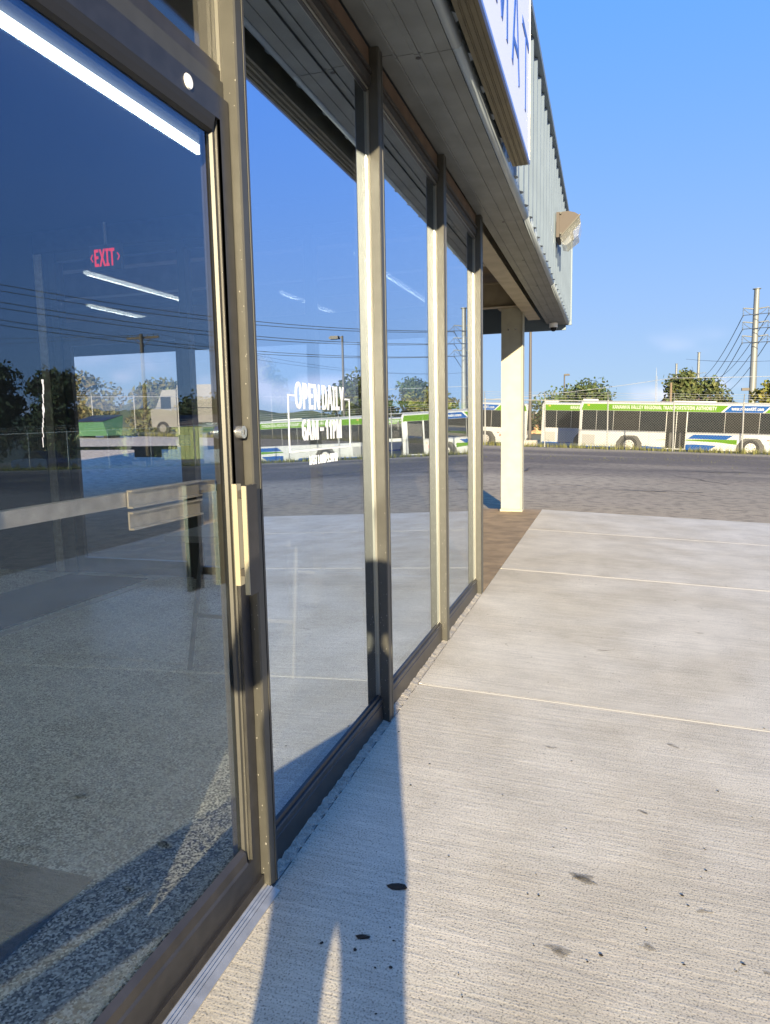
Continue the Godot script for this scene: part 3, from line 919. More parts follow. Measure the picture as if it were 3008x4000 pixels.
func make_fittings() -> void:
	# wall sign over the window
	var s := thing("shop_sign", "white box sign with thin blue capital letters mounted on the metal fascia", "sign")
	var z0 := -4.29
	var z1 := -1.0
	bbox("cabinet", M.sign_edge, s, 0.362, 0.449, 2.752, 4.4, z0, z1)
	bbox("face_panel", M.sign_face, s, 0.4495, 0.455, 2.772, 4.39, z0 + 0.012, z1)
	bbox("face_trim", M.sign_trim, s, 0.4495, 0.459, 2.752, 2.771, z0, z1)
	bbox("face_trim", M.aluminium, s, 0.4495, 0.459, 2.772, 4.4, z0, z0 + 0.0115)
	for x in [0.378, 0.385, 0.405, 0.412, 0.432]:
		bbox("rib", M.sign_edge, s, x, x + 0.0025, 2.7485, 2.7518, z0, z1)
	for z in [-4.2, -3.4, -2.6, -1.8]:
		bbox("mounting_bracket", M.sign_edge, s, 0.353, 0.3615, 2.9, 2.96, z - 0.02, z + 0.02)
	var plane := func(v: Vector2) -> Vector3: return Vector3(0.4552, v.y, -v.x)
	var dep := Vector3(0.003, 0, 0)
	var yb := 2.948
	var yt := 3.34
	var st := mb()
	stroke(st, Vector2(3.90, yt - 0.019), Vector2(4.215, yt - 0.019), 0.04, plane, dep)
	stroke(st, Vector2(4.057, yb), Vector2(4.057, yt - 0.0395), 0.042, plane, dep)
	put("letter_t", st, M.sign_blue, s)
	st = mb()
	extrude(st, PackedVector2Array([Vector2(3.492, yb), Vector2(3.534, yb), Vector2(3.575, 3.056), Vector2(3.711, 3.056), Vector2(3.750, yb), Vector2(3.792, yb), Vector2(3.664, yt), Vector2(3.622, yt), Vector2(3.5835, 3.092), Vector2(3.643, 3.286), Vector2(3.6995, 3.092), Vector2(3.5834, 3.0919), Vector2(3.62, yt)]), Vector3(0.4552, 0, 0), Vector3.FORWARD, Vector3.UP, dep)
	st = mb()
	stroke(st, Vector2(3.513, yb), Vector2(3.632, yt), 0.042, plane, dep)
	stroke(st, Vector2(3.771, yb), Vector2(3.654, yt), 0.0421, plane, dep * 1.02)
	stroke(st, Vector2(3.56, 3.072), Vector2(3.726, 3.072), 0.036, plane, dep * 0.98)
	put("letter_a", st, M.sign_blue, s)
	st = mb()
	stroke(st, Vector2(3.327, yb), Vector2(3.327, yt), 0.042, plane, dep)
	stroke(st, Vector2(3.01, yb), Vector2(3.01, yt), 0.042, plane, dep)
	stroke(st, Vector2(3.168, yb + 0.02), Vector2(3.318, yt - 0.01), 0.040, plane, dep * 1.02)
	stroke(st, Vector2(3.168, yb + 0.02), Vector2(3.018, yt - 0.01), 0.0401, plane, dep * 1.04)
	put("letter_m", st, M.sign_blue, s)

	# wall pack light
	var wp := thing("wall_pack_light", "bronze wedge shaped wall light with a clear prismatic lens on the corrugated fascia", "light")
	var hz0 := -8.42
	var hw := 0.36
	bbox("mounting_plate", M.wallpack_bronze, wp, 0.353, 0.385, 3.245, 3.50, hz0, hz0 + hw)
	st = mb()
	extrude(st, PackedVector2Array([Vector2(0.3855, 3.27), Vector2(0.41, 3.27), Vector2(0.585, 3.455), Vector2(0.54, 3.485), Vector2(0.47, 3.505), Vector2(0.3855, 3.50)]), Vector3(0, 0, hz0 + 0.012), Vector3.RIGHT, Vector3.UP, Vector3(0, 0, hw - 0.024))
	put("housing", st, M.wallpack_bronze, wp)
	st = mb()
	extrude(st, PackedVector2Array([Vector2(0.39, 3.267), Vector2(0.41, 3.175), Vector2(0.46, 3.16), Vector2(0.58, 3.25), Vector2(0.605, 3.37), Vector2(0.590, 3.452), Vector2(0.414, 3.267)]), Vector3(0, 0, hz0 + 0.02), Vector3.RIGHT, Vector3.UP, Vector3(0, 0, hw - 0.04))
	put("lens", st, M.lens, wp)
	st = mb()
	stroke(st, Vector2(0.405, 3.258), Vector2(0.598, 3.458), 0.012, func(v: Vector2) -> Vector3: return Vector3(v.x, v.y, hz0 + hw - 0.012), Vector3(0, 0, 0.012))
	put("lens_frame", st, M.bronze, wp)
	for y in [3.28, 3.485]:
		st = mb(true)
		tube(st, Vector3(0.40, y, hz0 + hw - 0.012), Vector3(0.40, y, hz0 + hw + 0.012), 0.011, 0.011, 10)
		put("hinge_screw", st, M.bronze, wp)

	# dome camera under the far soffit
	var dc := thing("dome_camera", "white dome security camera under the far end of the soffit", "security camera", Vector3(0.10, 2.72, -11.45))
	st = mb(true)
	tube(st, Vector3(0, 0.01, 0), Vector3(0, 0.075, 0), 0.062, 0.066, 24)
	put("housing", st, M.dome_white, dc)
	var sp := SphereMesh.new()
	sp.radius = 0.05
	sp.height = 0.1
	sp.radial_segments = 20
	sp.rings = 10
	put_mesh("dome", sp, M.bus_glass, dc)

	# lettering stuck on the glass
	var d := thing("opening_hours_decal", "white vinyl lettering with opening hours inside a thin frame on the first window", "decal")
	var R := Vector3(0, 0, -1)
	var U := Vector3.UP
	var xg := -0.0508
	put_text("word_open", "OPEN", Vector3(xg, 1.372, -2.116), R, U, 0.205, 0.085, M.white_vinyl, d, 0.0008)
	put_text("word_daily", "DAILY", Vector3(xg, 1.372, -2.345), R, U, 0.214, 0.085, M.white_vinyl, d, 0.0008)
	put_text("opening_time", "6AM", Vector3(xg, 1.270, -2.163), R, U, 0.137, 0.067, M.white_vinyl, d, 0.0008)
	bbox("dash", M.white_vinyl, d, xg - 0.0004, xg + 0.0004, 1.299, 1.311, -2.349, -2.319)
	put_text("closing_time", "11PM", Vector3(xg, 1.270, -2.367), R, U, 0.159, 0.067, M.white_vinyl, d, 0.0008)
	put_text("last_load", "LAST LOAD 9:30PM", Vector3(xg, 1.187, -2.217), R, U, 0.258, 0.030, M.white_vinyl, d, 0.0008)
	for q in [[2.058, 2.0635, 1.234, 1.417], [2.6155, 2.621, 1.234, 1.417], [2.0636, 2.6154, 1.234, 1.2395], [2.0636, 2.108, 1.4115, 1.417], [2.572, 2.6154, 1.4115, 1.417]]:
		bbox("frame_line", M.white_vinyl, d, xg - 0.0004, xg + 0.0004, q[2], q[3], -q[1], -q[0])

	var sk := thing("window_sticker", "small blue open sticker on the frame beside the far side door", "sticker")
	bbox("sheet", M.sign_blue, sk, -2.605, -2.49, 1.165, 1.255, -5.367, -5.365)
	put_text("sticker_text", "OPEN", Vector3(-2.50, 1.18, -5.366), Vector3.LEFT, Vector3.UP, 0.095, 0.03, M.white_vinyl, sk, 0.004)
	# mats
	var m := bbox("floor_mat", M.mat_brown, self, -2.2, -0.52, 0.0045, 0.014, -1.605, -0.85)
	tag(m, "worn brown ribbed entrance mat just inside the near door", "mat", "door mats")
	m = bbox("floor_mat", M.mat_black, self, -3.75, -2.92, 0.0045, 0.016, -5.25, -3.1)
	tag(m, "black floor mat in front of the far side door", "mat", "door mats")
	m = bbox("floor_edging_strip", M.aluminium, self, -2.86, -2.80, 0.0045, 0.010, -5.3, -2.6)
	tag(m, "thin metal edging strip on the floor beside the black mat", "edging strip")

	# exit sign over the far door
	var ex := thing("exit_sign", "hanging dark exit sign with red letters above the far side door", "sign", Vector3(-3.14, 2.64, -5.26))
	bbox("case", M.exit_case, ex, -0.155, 0.155, 0.0, 0.21, -0.02, 0.015)
	put_text("exit_letters", "EXIT", Vector3(-0.105, 0.035, 0.0165), Vector3.RIGHT, Vector3.UP, 0.20, 0.14, M.exit_red, ex)
	for sgn in [-1.0, 1.0]:
		st = mb()
		var pl := func(v: Vector2) -> Vector3: return Vector3(v.x, v.y, 0.0155)
		stroke(st, Vector2(sgn * 0.122, 0.075), Vector2(sgn * 0.142, 0.105), 0.008, pl, Vector3(0, 0, 0.002))
		stroke(st, Vector2(sgn * 0.142, 0.105), Vector2(sgn * 0.122, 0.135), 0.008, pl, Vector3(0, 0, 0.0022))
		put("arrow", st, M.exit_red, ex)
	st = mb(true)
	tube(st, Vector3(0, 0.21, 0), Vector3(0, 0.39, 0), 0.01, 0.01, 8)
	put("conduit", st, M.dome_white, ex)

	# fluorescent strips
	var strips := [[-1.45, -4.02, -1.1, "long white fluorescent strip light nearest the door glass"], [-4.38, -4.3, -2.4, "fluorescent strip light, upper of the two mirrored above the far door"], [-5.75, -2.6, -0.6, "fluorescent strip light, lower of the two mirrored above the far door"], [-2.98, -2.46, 0.0, "fluorescent strip light mirrored high in the first window"]]
	for q in strips:
		var l := thing("ceiling_strip_light", q[3], "ceiling light", Vector3.ZERO, "fluorescent strips on the shop ceiling")
		bbox("channel", M.ceiling, l, q[0] - 0.045, q[0] + 0.085, 2.985, 3.049, q[1], q[2])
		bbox("glowing_tube", M.tube_glow, l, q[0] - 0.038, q[0] + 0.004, 2.948, 2.984, q[1] + 0.01, q[2] - 0.01)
		var al := AreaLight3D.new()
		al.name = "strip_glow"
		al.area_size = Vector2(0.04, q[2] - q[1] - 0.1)
		al.light_color = Color(0.95, 1.0, 0.97)
		al.light_energy = 0.17
		al.shadow_enabled = true
		al.area_range = 14.0
		l.add_child(al)
		al.position = Vector3(q[0] - 0.017, 2.944, (q[1] + q[2]) / 2)
		al.rotation_degrees = Vector3(-90, 0, 0)

	# folding table behind the first window
	var tb := thing("folding_table", "long pale folding table on splayed metal legs behind the front window", "table", Vector3(-0.95, 0.005, -3.95))
	bbox("table_top", M.bus_grey, tb, -0.36, 0.36, 0.72, 0.755, -0.75, 0.75)
	for sx in [-1.0, 1.0]:
		for sz in [-1.0, 1.0]:
			st = mb(true)
			tube(st, Vector3(sx * 0.28, 0.72, sz * 0.50), Vector3(sx * 0.31, 0.0, sz * 0.66), 0.014, 0.014, 10)
			put("leg", st, M.steel_pole, tb)
	for sz in [-1.0, 1.0]:
		bbox("stretcher", M.galvanised, tb, -0.295, 0.295, 0.28, 0.30, sz * 0.60 - 0.01, sz * 0.60 + 0.01)

# ---------------------------------------------------------------- far things
func make_fence() -> void:
	var f := thing("chain_link_fence", "tall galvanised chain link fence with barbed wire in front of the parked buses", "fence")
	var zf := -37.4
	var pitch := 3.05
	var x0 := -5.13 - 18 * pitch
	var n := 36
	var tex := chain_texture()
	var cm := mat("chain_link", 0.07, 0.072, 0.07, 0.7, 0.0)
	cm.albedo_texture = tex
	cm.transparency = BaseMaterial3D.TRANSPARENCY_ALPHA_SCISSOR
	cm.alpha_scissor_threshold = 0.5
	cm.cull_mode = BaseMaterial3D.CULL_DISABLED
	for i in n:
		var x := x0 + i * pitch
		var y := ground_y(x, zf)
		var st := mb(true)
		tube(st, Vector3(x, y - 0.1, zf), Vector3(x, y + 2.42, zf), 0.042 if i % 6 == 0 else 0.034, 0.034, 10)
		tube(st, Vector3(x, y + 2.42, zf), Vector3(x - 0.02, y + 2.78, zf + 0.22), 0.02, 0.016, 8)
		put("post", st, M.galvanised, f)
		if i == n - 1: continue
		var xb := x + pitch
		var yb := ground_y(xb, zf)
		st = mb(true)
		tube(st, Vector3(x, y + 2.36, zf + 0.03), Vector3(xb, yb + 2.36, zf + 0.03), 0.024, 0.024, 8)
		put("top_rail", st, M.galvanised, f)
		st = mb()
		for q in [[0, 0], [1, 1], [1, 0], [0, 0], [0, 1], [1, 1]]:
			st.set_uv(Vector2(q[0] * pitch / 0.125, q[1] * 2.3 / 0.125))
			st.add_vertex(Vector3(x + q[0] * pitch, lerpf(y, yb, q[0]) + 0.03 + q[1] * 2.3, zf + 0.036))
		put("chain_link_panel", st, cm, f)
	var bw := mb(true)
	for i in n - 1:
		var x := x0 + i * pitch
		var y := ground_y(x, zf)
		var yb := ground_y(x + pitch, zf)
		for k in 3:
			var t := (k + 1) / 3.0
			wire(bw, Vector3(x - 0.02 * t, y + 2.42 + 0.34 * t, zf + 0.21 * t), Vector3(x + pitch - 0.02 * t, yb + 2.42 + 0.34 * t, zf + 0.21 * t), 0.025, 0.006, 4)
	put("barbed_wire", bw, M.galvanised, f)

func chain_texture() -> ImageTexture:
	# one diamond of twisted wire (relief far below a pixel here)
	var n := 64
	var im := Image.create(n, n, false, Image.FORMAT_RGBA8)
	for y in n:
		for x in n:
			var a: float = absf(fposmod(float(x + y), n) - n / 2.0)
			var b: float = absf(fposmod(float(x - y), n) - n / 2.0)
			var on: bool = minf(a, b) < 2.1
			im.set_pixel(x, y, Color(1, 1, 1, 1 if on else 0))
	return ImageTexture.create_from_image(im)

func bus_side(T: Transform3D, b: Node3D, doors: bool) -> void:
	# all in the side's own plane: X along, Y up, Z out
	var add := func(called: String, m: Material, pts: PackedVector2Array, lift: float, th: float) -> void:
		var st := mb()
		extrude(st, pts, T * Vector3(0, 0, lift), T.basis.x, T.basis.y, T.basis.z * th)
		put(called, st, m, b)
	var rect := func(x0: float, x1: float, y0: float, y1: float) -> PackedVector2Array: return PackedVector2Array([Vector2(x0, y0), Vector2(x1, y0), Vector2(x1, y1), Vector2(x0, y1)])
	add.call("green_band", M.bus_green, PackedVector2Array([Vector2(0.08, 2.45), Vector2(7.62, 2.45), Vector2(8.0, 2.82), Vector2(0.2, 2.82)]), 0.0, 0.004)
	add.call("white_slash", M.bus_white, PackedVector2Array([Vector2(7.621, 2.45), Vector2(7.74, 2.45), Vector2(8.12, 2.82), Vector2(8.001, 2.82)]), 0.0, 0.0042)
	add.call("blue_band", M.bus_blue, PackedVector2Array([Vector2(7.741, 2.45), Vector2(9.72, 2.45), Vector2(10.1, 2.82), Vector2(8.121, 2.82)]), 0.0, 0.004)
	add.call("green_band", M.bus_green, PackedVector2Array([Vector2(9.82, 2.45), Vector2(11.95, 2.45), Vector2(11.85, 2.82), Vector2(10.2, 2.82)]), 0.0, 0.004)
	var panes := [[0.16, 0.95], [0.97, 1.9], [1.92, 3.35], [3.37, 4.78], [5.92, 7.85], [7.87, 9.6], [9.62, 10.55]]
	for i in panes.size():
		add.call("window", M.bus_glass_pale if i in [2, 5] else M.bus_glass, rect.call(panes[i][0], panes[i][1], 1.30, 2.44), 0.0, 0.005)
	if doors:
		for x in [4.82, 5.36]:
			add.call("door", M.bus_glass_pale, rect.call(x, x + 0.5, 0.36, 2.44), 0.0, 0.006)
			add.call("door_edge", M.bus_black, rect.call(x + 0.19, x + 0.33, 0.36, 1.28), 0.0065, 0.004)
		add.call("door", M.bus_glass, rect.call(10.65, 11.65, 0.36, 2.44), 0.0, 0.006)
	else:
		add.call("window", M.bus_glass, rect.call(4.8, 5.9, 1.30, 2.44), 0.0, 0.005)
		add.call("window", M.bus_glass, rect.call(10.6, 11.6, 1.25, 2.44), 0.0, 0.005)
	add.call("blue_stripe", M.bus_blue, PackedVector2Array([Vector2(5.98, 0.93), Vector2(8.0, 0.93), Vector2(8.36, 1.17), Vector2(6.3, 1.17)]), 0.0, 0.003)
	add.call("blue_stripe", M.bus_blue, PackedVector2Array([Vector2(3.55, 0.30), Vector2(4.8, 0.30), Vector2(4.8, 0.40), Vector2(3.5, 0.45)]), 0.0, 0.003)
	add.call("blue_stripe", M.bus_blue, PackedVector2Array([Vector2(5.9, 0.30), Vector2(7.1, 0.30), Vector2(7.52, 0.58), Vector2(6.4, 0.62), Vector2(5.9, 0.60)]), 0.0, 0.003)
	add.call("blue_stripe", M.bus_blue, rect.call(0.1, 2.1, 0.30, 0.36), 0.0, 0.003)
	add.call("green_stripe", M.bus_green, PackedVector2Array([Vector2(4.3, 0.80), Vector2(4.8, 0.82), Vector2(4.8, 0.85), Vector2(4.3, 0.81)]), 0.0, 0.0035)
	add.call("green_stripe", M.bus_green, PackedVector2Array([Vector2(5.9, 0.82), Vector2(7.6, 0.76), Vector2(8.55, 0.66), Vector2(8.55, 0.93), Vector2(7.6, 0.93), Vector2(5.9, 0.88)]), 0.0, 0.0035)
	add.call("engine_grille", M.bus_grey, rect.call(0.2, 0.92, 0.42, 1.02), 0.0, 0.004)
	add.call("panel_seam", M.bus_grey, rect.call(1.62, 1.635, 0.34, 1.28), 0.0, 0.002)
	add.call("panel_seam", M.bus_grey, rect.call(3.9, 3.915, 0.5, 1.28), 0.0, 0.002)
	for x in [2.84, 9.25]:
		add.call("wheel_arch", M.bus_black, PackedVector2Array([Vector2(x - 0.74, 0.285), Vector2(x - 0.70, 0.62), Vector2(x - 0.46, 0.97), Vector2(x - 0.3, 1.03), Vector2(x + 0.3, 1.03), Vector2(x + 0.46, 0.97), Vector2(x + 0.70, 0.62), Vector2(x + 0.74, 0.285)]), 0.0, 0.007)
		var st := mb(true)
		tube(st, T * Vector3(x, 0.49, -0.2), T * Vector3(x, 0.49, 0.03), 0.48, 0.46, 28)
		var w := put("wheel", st, M.tyre, b)
		st = mb(true)
		tube(st, T * Vector3(x, 0.49, 0.02), T * Vector3(x, 0.49, 0.042), 0.30, 0.27, 24)
		tube(st, T * Vector3(x, 0.49, 0.042), T * Vector3(x, 0.49, 0.07), 0.13, 0.11, 16)
		put("rim", st, M.rim, w)
		for k in 8:
			st = mb(true)
			var t := TAU * k / 8
			var c := Vector3(x + cos(t) * 0.2, 0.49 + sin(t) * 0.2, 0.0425)
			disc(st, T * c, T.basis.z, 0.035, 8)
			put("rim_hole", st, M.bus_black, w)
	for q in [[0.42, 2.71], [10.4, 1.0]]:
		add.call("marker_light", M.amber, rect.call(q[0], q[0] + 0.12, q[1], q[1] + 0.05), 0.0045, 0.01)
	for q in [[10.05, 0.92], [10.2, 0.8], [10.2, 0.7]]:
		add.call("marker_light", M.red_plastic, rect.call(q[0], q[0] + 0.14, q[1], q[1] + 0.06), 0.0045, 0.01)
	put_text("fleet_name", "KANAWHA VALLEY REGIONAL TRANSPORTATION AUTHORITY", T * Vector3(1.83, 2.55, 0.005), T.basis.x, T.basis.y, 5.55, 0.20, M.bus_white, b, 0.004)
	put_text("web_address", "www.rideonKRT.com", T * Vector3(8.14, 2.56, 0.005), T.basis.x, T.basis.y, 1.62, 0.17, M.bus_white, b, 0.004)
	put_text("phone_number", "304.343.7586", T * Vector3(1.2, 1.12, 0.003), T.basis.x, T.basis.y, 0.96, 0.12, M.bus_text, b, 0.003)

func make_bus(label: String) -> Node3D:
	var b := thing("city_bus", label, "bus", Vector3.ZERO, "buses parked behind the fence")
	var st := mb()
	extrude(st, PackedVector2Array([Vector2(-1.27, 0.30), Vector2(1.27, 0.30), Vector2(1.27, 2.84), Vector2(1.22, 2.92), Vector2(1.05, 2.97), Vector2(-1.05, 2.97), Vector2(-1.22, 2.92), Vector2(-1.27, 2.84)]), Vector3(0.06, 0, 0), Vector3.BACK, Vector3.UP, Vector3(11.9, 0, 0))
	# softly rounded ends
	extrude(st, PackedVector2Array([Vector2(-1.2, 0.34), Vector2(1.2, 0.34), Vector2(1.2, 2.76), Vector2(1.1, 2.88), Vector2(-1.1, 2.88), Vector2(-1.2, 2.76)]), Vector3(0.0, 0, 0), Vector3.BACK, Vector3.UP, Vector3(0.0599, 0, 0))
	extrude(st, PackedVector2Array([Vector2(-1.2, 0.34), Vector2(1.2, 0.34), Vector2(1.2, 2.76), Vector2(1.1, 2.88), Vector2(-1.1, 2.88), Vector2(-1.2, 2.76)]), Vector3(11.9601, 0, 0), Vector3.BACK, Vector3.UP, Vector3(0.07, 0, 0))
	put("body", st, M.bus_white, b)
	bus_side(Transform3D(Basis.IDENTITY, Vector3(0, 0, 1.2705)), b, true)
	bus_side(Transform3D(Basis(Vector3(-1, 0, 0), Vector3.UP, Vector3(0, 0, -1)), Vector3(12.0, 0, -1.2705)), b, false)
	bbox("roof_unit", M.bus_white, b, 0.15, 1.0, 2.972, 3.10, -0.8, 0.9)
	bbox("roof_unit", M.bus_white, b, 5.2, 7.4, 2.972, 3.06, -0.8, 0.8)
	bbox("windscreen", M.bus_glass, b, 12.031, 12.04, 1.15, 2.5, -1.1, 1.1)
	bbox("destination_sign", M.bus_black, b, 12.031, 12.038, 2.52, 2.8, -1.0, 1.0)
	bbox("rear_window", M.bus_glass, b, -0.006, -0.0005, 1.5, 2.4, -1.0, 1.0)
	bbox("front_bumper", M.bus_black, b, 12.031, 12.14, 0.34, 0.62, -1.2, 1.2)
	for s in [-1.0, 1.0]:
		bbox("headlight", M.dome_white, b, 12.031, 12.05, 0.68, 0.86, s * 0.78 - 0.18, s * 0.78 + 0.18)
		bbox("tail_light", M.red_plastic, b, -0.012, -0.0005, 0.9, 1.2, s * 1.02 - 0.08, s * 1.02 + 0.08)
		st = mb(true)
		tube(st, Vector3(12.0, 2.5, s * 1.15), Vector3(12.22, 2.45, s * 1.42), 0.02, 0.02, 6)
		box(st, 12.14, 12.24, 1.95, 2.42, s * 1.42 - 0.12, s * 1.42 + 0.12)
		put("side_mirror", st, M.bus_black, b)
	return b

func seat_on_ground(o: Node3D, x: float, z: float, turn := 0.0) -> void:
	var y := ground_y(x, z)
	var slope := (ground_y(x + 6.0, z) - ground_y(x - 6.0, z)) / 12.0
	o.transform = Transform3D(Basis(Vector3.BACK, atan(slope)) * Basis(Vector3.UP, turn), Vector3(x, y, z))

func make_vehicles() -> void:
	var b := make_bus("white and green city bus parked nearest behind the fence, its whole side in view")
	var place := func(o: Node3D, xc: float, z: float, turn: float) -> void:
		seat_on_ground(o, xc, z, turn)
		o.position -= o.transform.basis.x * 6.0
		o.position.y += -0.03
	place.call(b, 5.31, -45.3, 0.0)
	var c := dup(b, Vector3.ZERO, "white and green city bus whose rear end sticks out left of the nearest bus")
	place.call(c, 2.7, -50.4, 0.0)
	c = dup(b, Vector3.ZERO, "city bus seen beside the cream column, only its front end and blue web address showing")
	place.call(c, -10.3, -50.4, 0.0)
	c = dup(b, Vector3.ZERO, "city bus farther right along the fence, mirrored in the first window")
	place.call(c, 19.8, -45.3, PI)
	c = dup(b, Vector3.ZERO, "city bus in the back row to the right, roof mirrored above the nearer one")
	place.call(c, 17.0, -56.0, 0.0)

	# blue coach mirrored in the window
	var s := thing("blue_coach", "blue coach with dark square windows parked far right beyond the fence", "coach", Vector3(33, ground_y(35, -72), -72))
	var st := mb()
	extrude(st, PackedVector2Array([Vector2(-1.25, 0.4), Vector2(1.25, 0.4), Vector2(1.25, 3.0), Vector2(0.9, 3.3), Vector2(-0.9, 3.3), Vector2(-1.25, 3.0)]), Vector3.ZERO, Vector3.BACK, Vector3.UP, Vector3(11, 0, 0))
	put("body", st, M.bus_blue, s)
	bbox("white_stripe", M.bus_white, s, 0.0, 11.0, 1.05, 1.2, 1.2505, 1.256)
	for k in 6:
		bbox("window", M.bus_glass, s, 0.6 + k * 1.75, 1.6 + k * 1.75, 1.6, 2.6, 1.2505, 1.257)
	for x in [2.0, 8.8]:
		st = mb(true)
		tube(st, Vector3(x, 0.5, 1.1), Vector3(x, 0.5, 1.3), 0.5, 0.48, 20)
		put("wheel", st, M.tyre, s)

	# box truck seen through the shop
	var v := thing("white_truck", "white cab truck parked behind the fence, seen through both glass walls", "truck", Vector3(-27.2, ground_y(-25, -41), -41.2))
	st = mb()
	extrude(st, PackedVector2Array([Vector2(0, 0.55), Vector2(1.9, 0.55), Vector2(1.9, 2.9), Vector2(0.9, 2.9), Vector2(0.35, 1.75), Vector2(-0.05, 1.65)]), Vector3(0, 0, -1.1), Vector3.RIGHT, Vector3.UP, Vector3(0, 0, 2.2))
	put("cab", st, M.bus_grey, v)
	bbox("cargo_box", M.bus_grey, v, 2.05, 7.5, 0.8, 3.15, -1.2, 1.2)
	bbox("window", M.bus_glass, v, 0.75, 1.5, 1.7, 2.5, 1.1005, 1.11)
	bbox("chassis", M.bus_black, v, 0.3, 7.4, 0.48, 0.545, -0.9, 0.9)
	for x in [0.85, 5.9]:
		st = mb(true)
		tube(st, Vector3(x, 0.46, 0.9), Vector3(x, 0.46, 1.16), 0.46, 0.44, 20)
		var w := put("wheel", st, M.tyre, v)
		st = mb(true)
		disc(st, Vector3(x, 0.46, 1.165), Vector3.BACK, 0.25, 16)
		put("rim", st, M.rim, w)

	# dumpster
	var d := thing("dumpster", "green steel dumpster with sloped front in the lot, seen through the far door", "dumpster", Vector3(-26.6, ground_y(-25.5, -33), -33))
	st = mb()
	extrude(st, PackedVector2Array([Vector2(-0.6, 0.12), Vector2(0.6, 0.12), Vector2(0.9, 0.85), Vector2(-0.8, 1.2)]), Vector3(0, 0, 0), Vector3.BACK, Vector3.UP, Vector3(2.0, 0, 0))
	put("bin", st, M.dumpster_green, d)
	for k in 2:
		st = mb()
		extrude(st, PackedVector2Array([Vector2(0.93, 0.86), Vector2(0.93, 0.89), Vector2(-0.8, 1.245), Vector2(-0.8, 1.215)]), Vector3(0.02 + k * 1.0, 0, 0), Vector3.BACK, Vector3.UP, Vector3(0.96, 0, 0))
		put("lid", st, M.bus_black, d)
	for x in [0.1, 1.7]:
		bbox("skid", M.bus_black, d, x, x + 0.2, 0.0, 0.119, -0.55, 0.55)
	bbox("fork_pocket", M.dumpster_green, d, -0.14, -0.001, 0.5, 0.7, -0.5, 0.5)

	# two parked cars mirrored in the door
	var car := thing("parked_car", "dark blue sedan by the olive shed, left one of the mirrored pair", "car", Vector3.ZERO, "cars by the olive shed")
	st = mb(true)
	st.set_smooth_group(-1)
	extrude(st, PackedVector2Array([Vector2(-2.25, 0.3), Vector2(2.25, 0.3), Vector2(2.3, 0.62), Vector2(2.15, 0.8), Vector2(1.0, 0.95), Vector2(-1.3, 0.97), Vector2(-2.2, 0.92), Vector2(-2.3, 0.6)]), Vector3(0, 0, -0.88), Vector3.RIGHT, Vector3.UP, Vector3(0, 0, 1.76))
	put("body", st, M.car_blue, car)
	st = mb()
	extrude(st, PackedVector2Array([Vector2(-1.75, 0.965), Vector2(1.0, 0.955), Vector2(0.25, 1.38), Vector2(-0.95, 1.42)]), Vector3(0, 0, -0.74), Vector3.RIGHT, Vector3.UP, Vector3(0, 0, 1.48))
	put("cabin", st, M.bus_glass, car)
	bbox("roof", M.car_blue, car, -0.95, 0.22, 1.421, 1.45, -0.72, 0.72)
	for x in [-1.4, 1.4]:
		for s2 in [-1.0, 1.0]:
			st = mb(true)
			tube(st, Vector3(x, 0.32, s2 * 0.72), Vector3(x, 0.32, s2 * 0.9), 0.32, 0.31, 18)
			put("wheel", st, M.tyre, car)
	seat_on_ground(car, 37.0, -41.0, 0.3)
	var c2 := dup(car, Vector3.ZERO, "dark sedan by the utility pole, right one of the mirrored pair")
	seat_on_ground(c2, 32.6, -41.6, 0.2)

func make_buildings() -> void:
	var s := thing("metal_shed", "long olive ribbed metal shed far right, mirrored in the door glass", "shed", Vector3(34, ground_y(42, -58), -60))
	bbox("wall", M.shed_green, s, 0, 20, 0, 3.2, -6, 0)
	for k in 40:
		bbox("rib", M.shed_green, s, k * 0.5, k * 0.5 + 0.12, 0, 3.15, 0.0005, 0.05)
	var st := mb()
	extrude(st, PackedVector2Array([Vector2(-6.3, 3.2), Vector2(0.3, 3.2), Vector2(-3, 4.3)]), Vector3(-0.2, 0, 0), Vector3.BACK, Vector3.UP, Vector3(20.4, 0, 0))
	put("roof", st, M.roof_brown, s)
	bbox("door", M.bus_grey, s, 7, 10, 0, 2.4, 0.051, 0.09)

	s = thing("brick_house", "low brick house with a gabled brown roof behind the bushy tree", "house", Vector3(6.9, ground_y(7, -95), -97))
	bbox("wall", M.brick_red, s, 0, 9, 0, 3.6, -6, 0)
	st = mb()
	extrude(st, PackedVector2Array([Vector2(-0.4, 3.5), Vector2(9.4, 3.5), Vector2(6.9, 4.7), Vector2(1.2, 4.65)]), Vector3(0, 0, -6.2), Vector3.RIGHT, Vector3.UP, Vector3(0, 0, 6.5))
	put("roof", st, M.roof_brown, s)
	bbox("white_panel", M.trim_white, s, 1.5, 3.0, 2.3, 3.4, 0.001, 0.12)

	s = thing("tan_brick_building", "flat tan brick building with square pillars behind the lamp post", "building", Vector3(-8.3, ground_y(-8, -85), -86))
	bbox("wall", M.brick_tan, s, -6.0, 2.5, 0, 2.35, -7, 0)
	bbox("parapet", M.trim_white, s, -6.1, 2.6, 2.351, 2.5, -7.1, 0.1)
	for x in [-0.6, 0.5, 1.6]:
		bbox("window", M.bus_glass, s, x, x + 0.6, 0.4, 1.7, 0.0005, 0.03)
		bbox("pillar", M.brick_tan, s, x - 0.3, x - 0.05, 0, 2.3, 0.0005, 0.3)

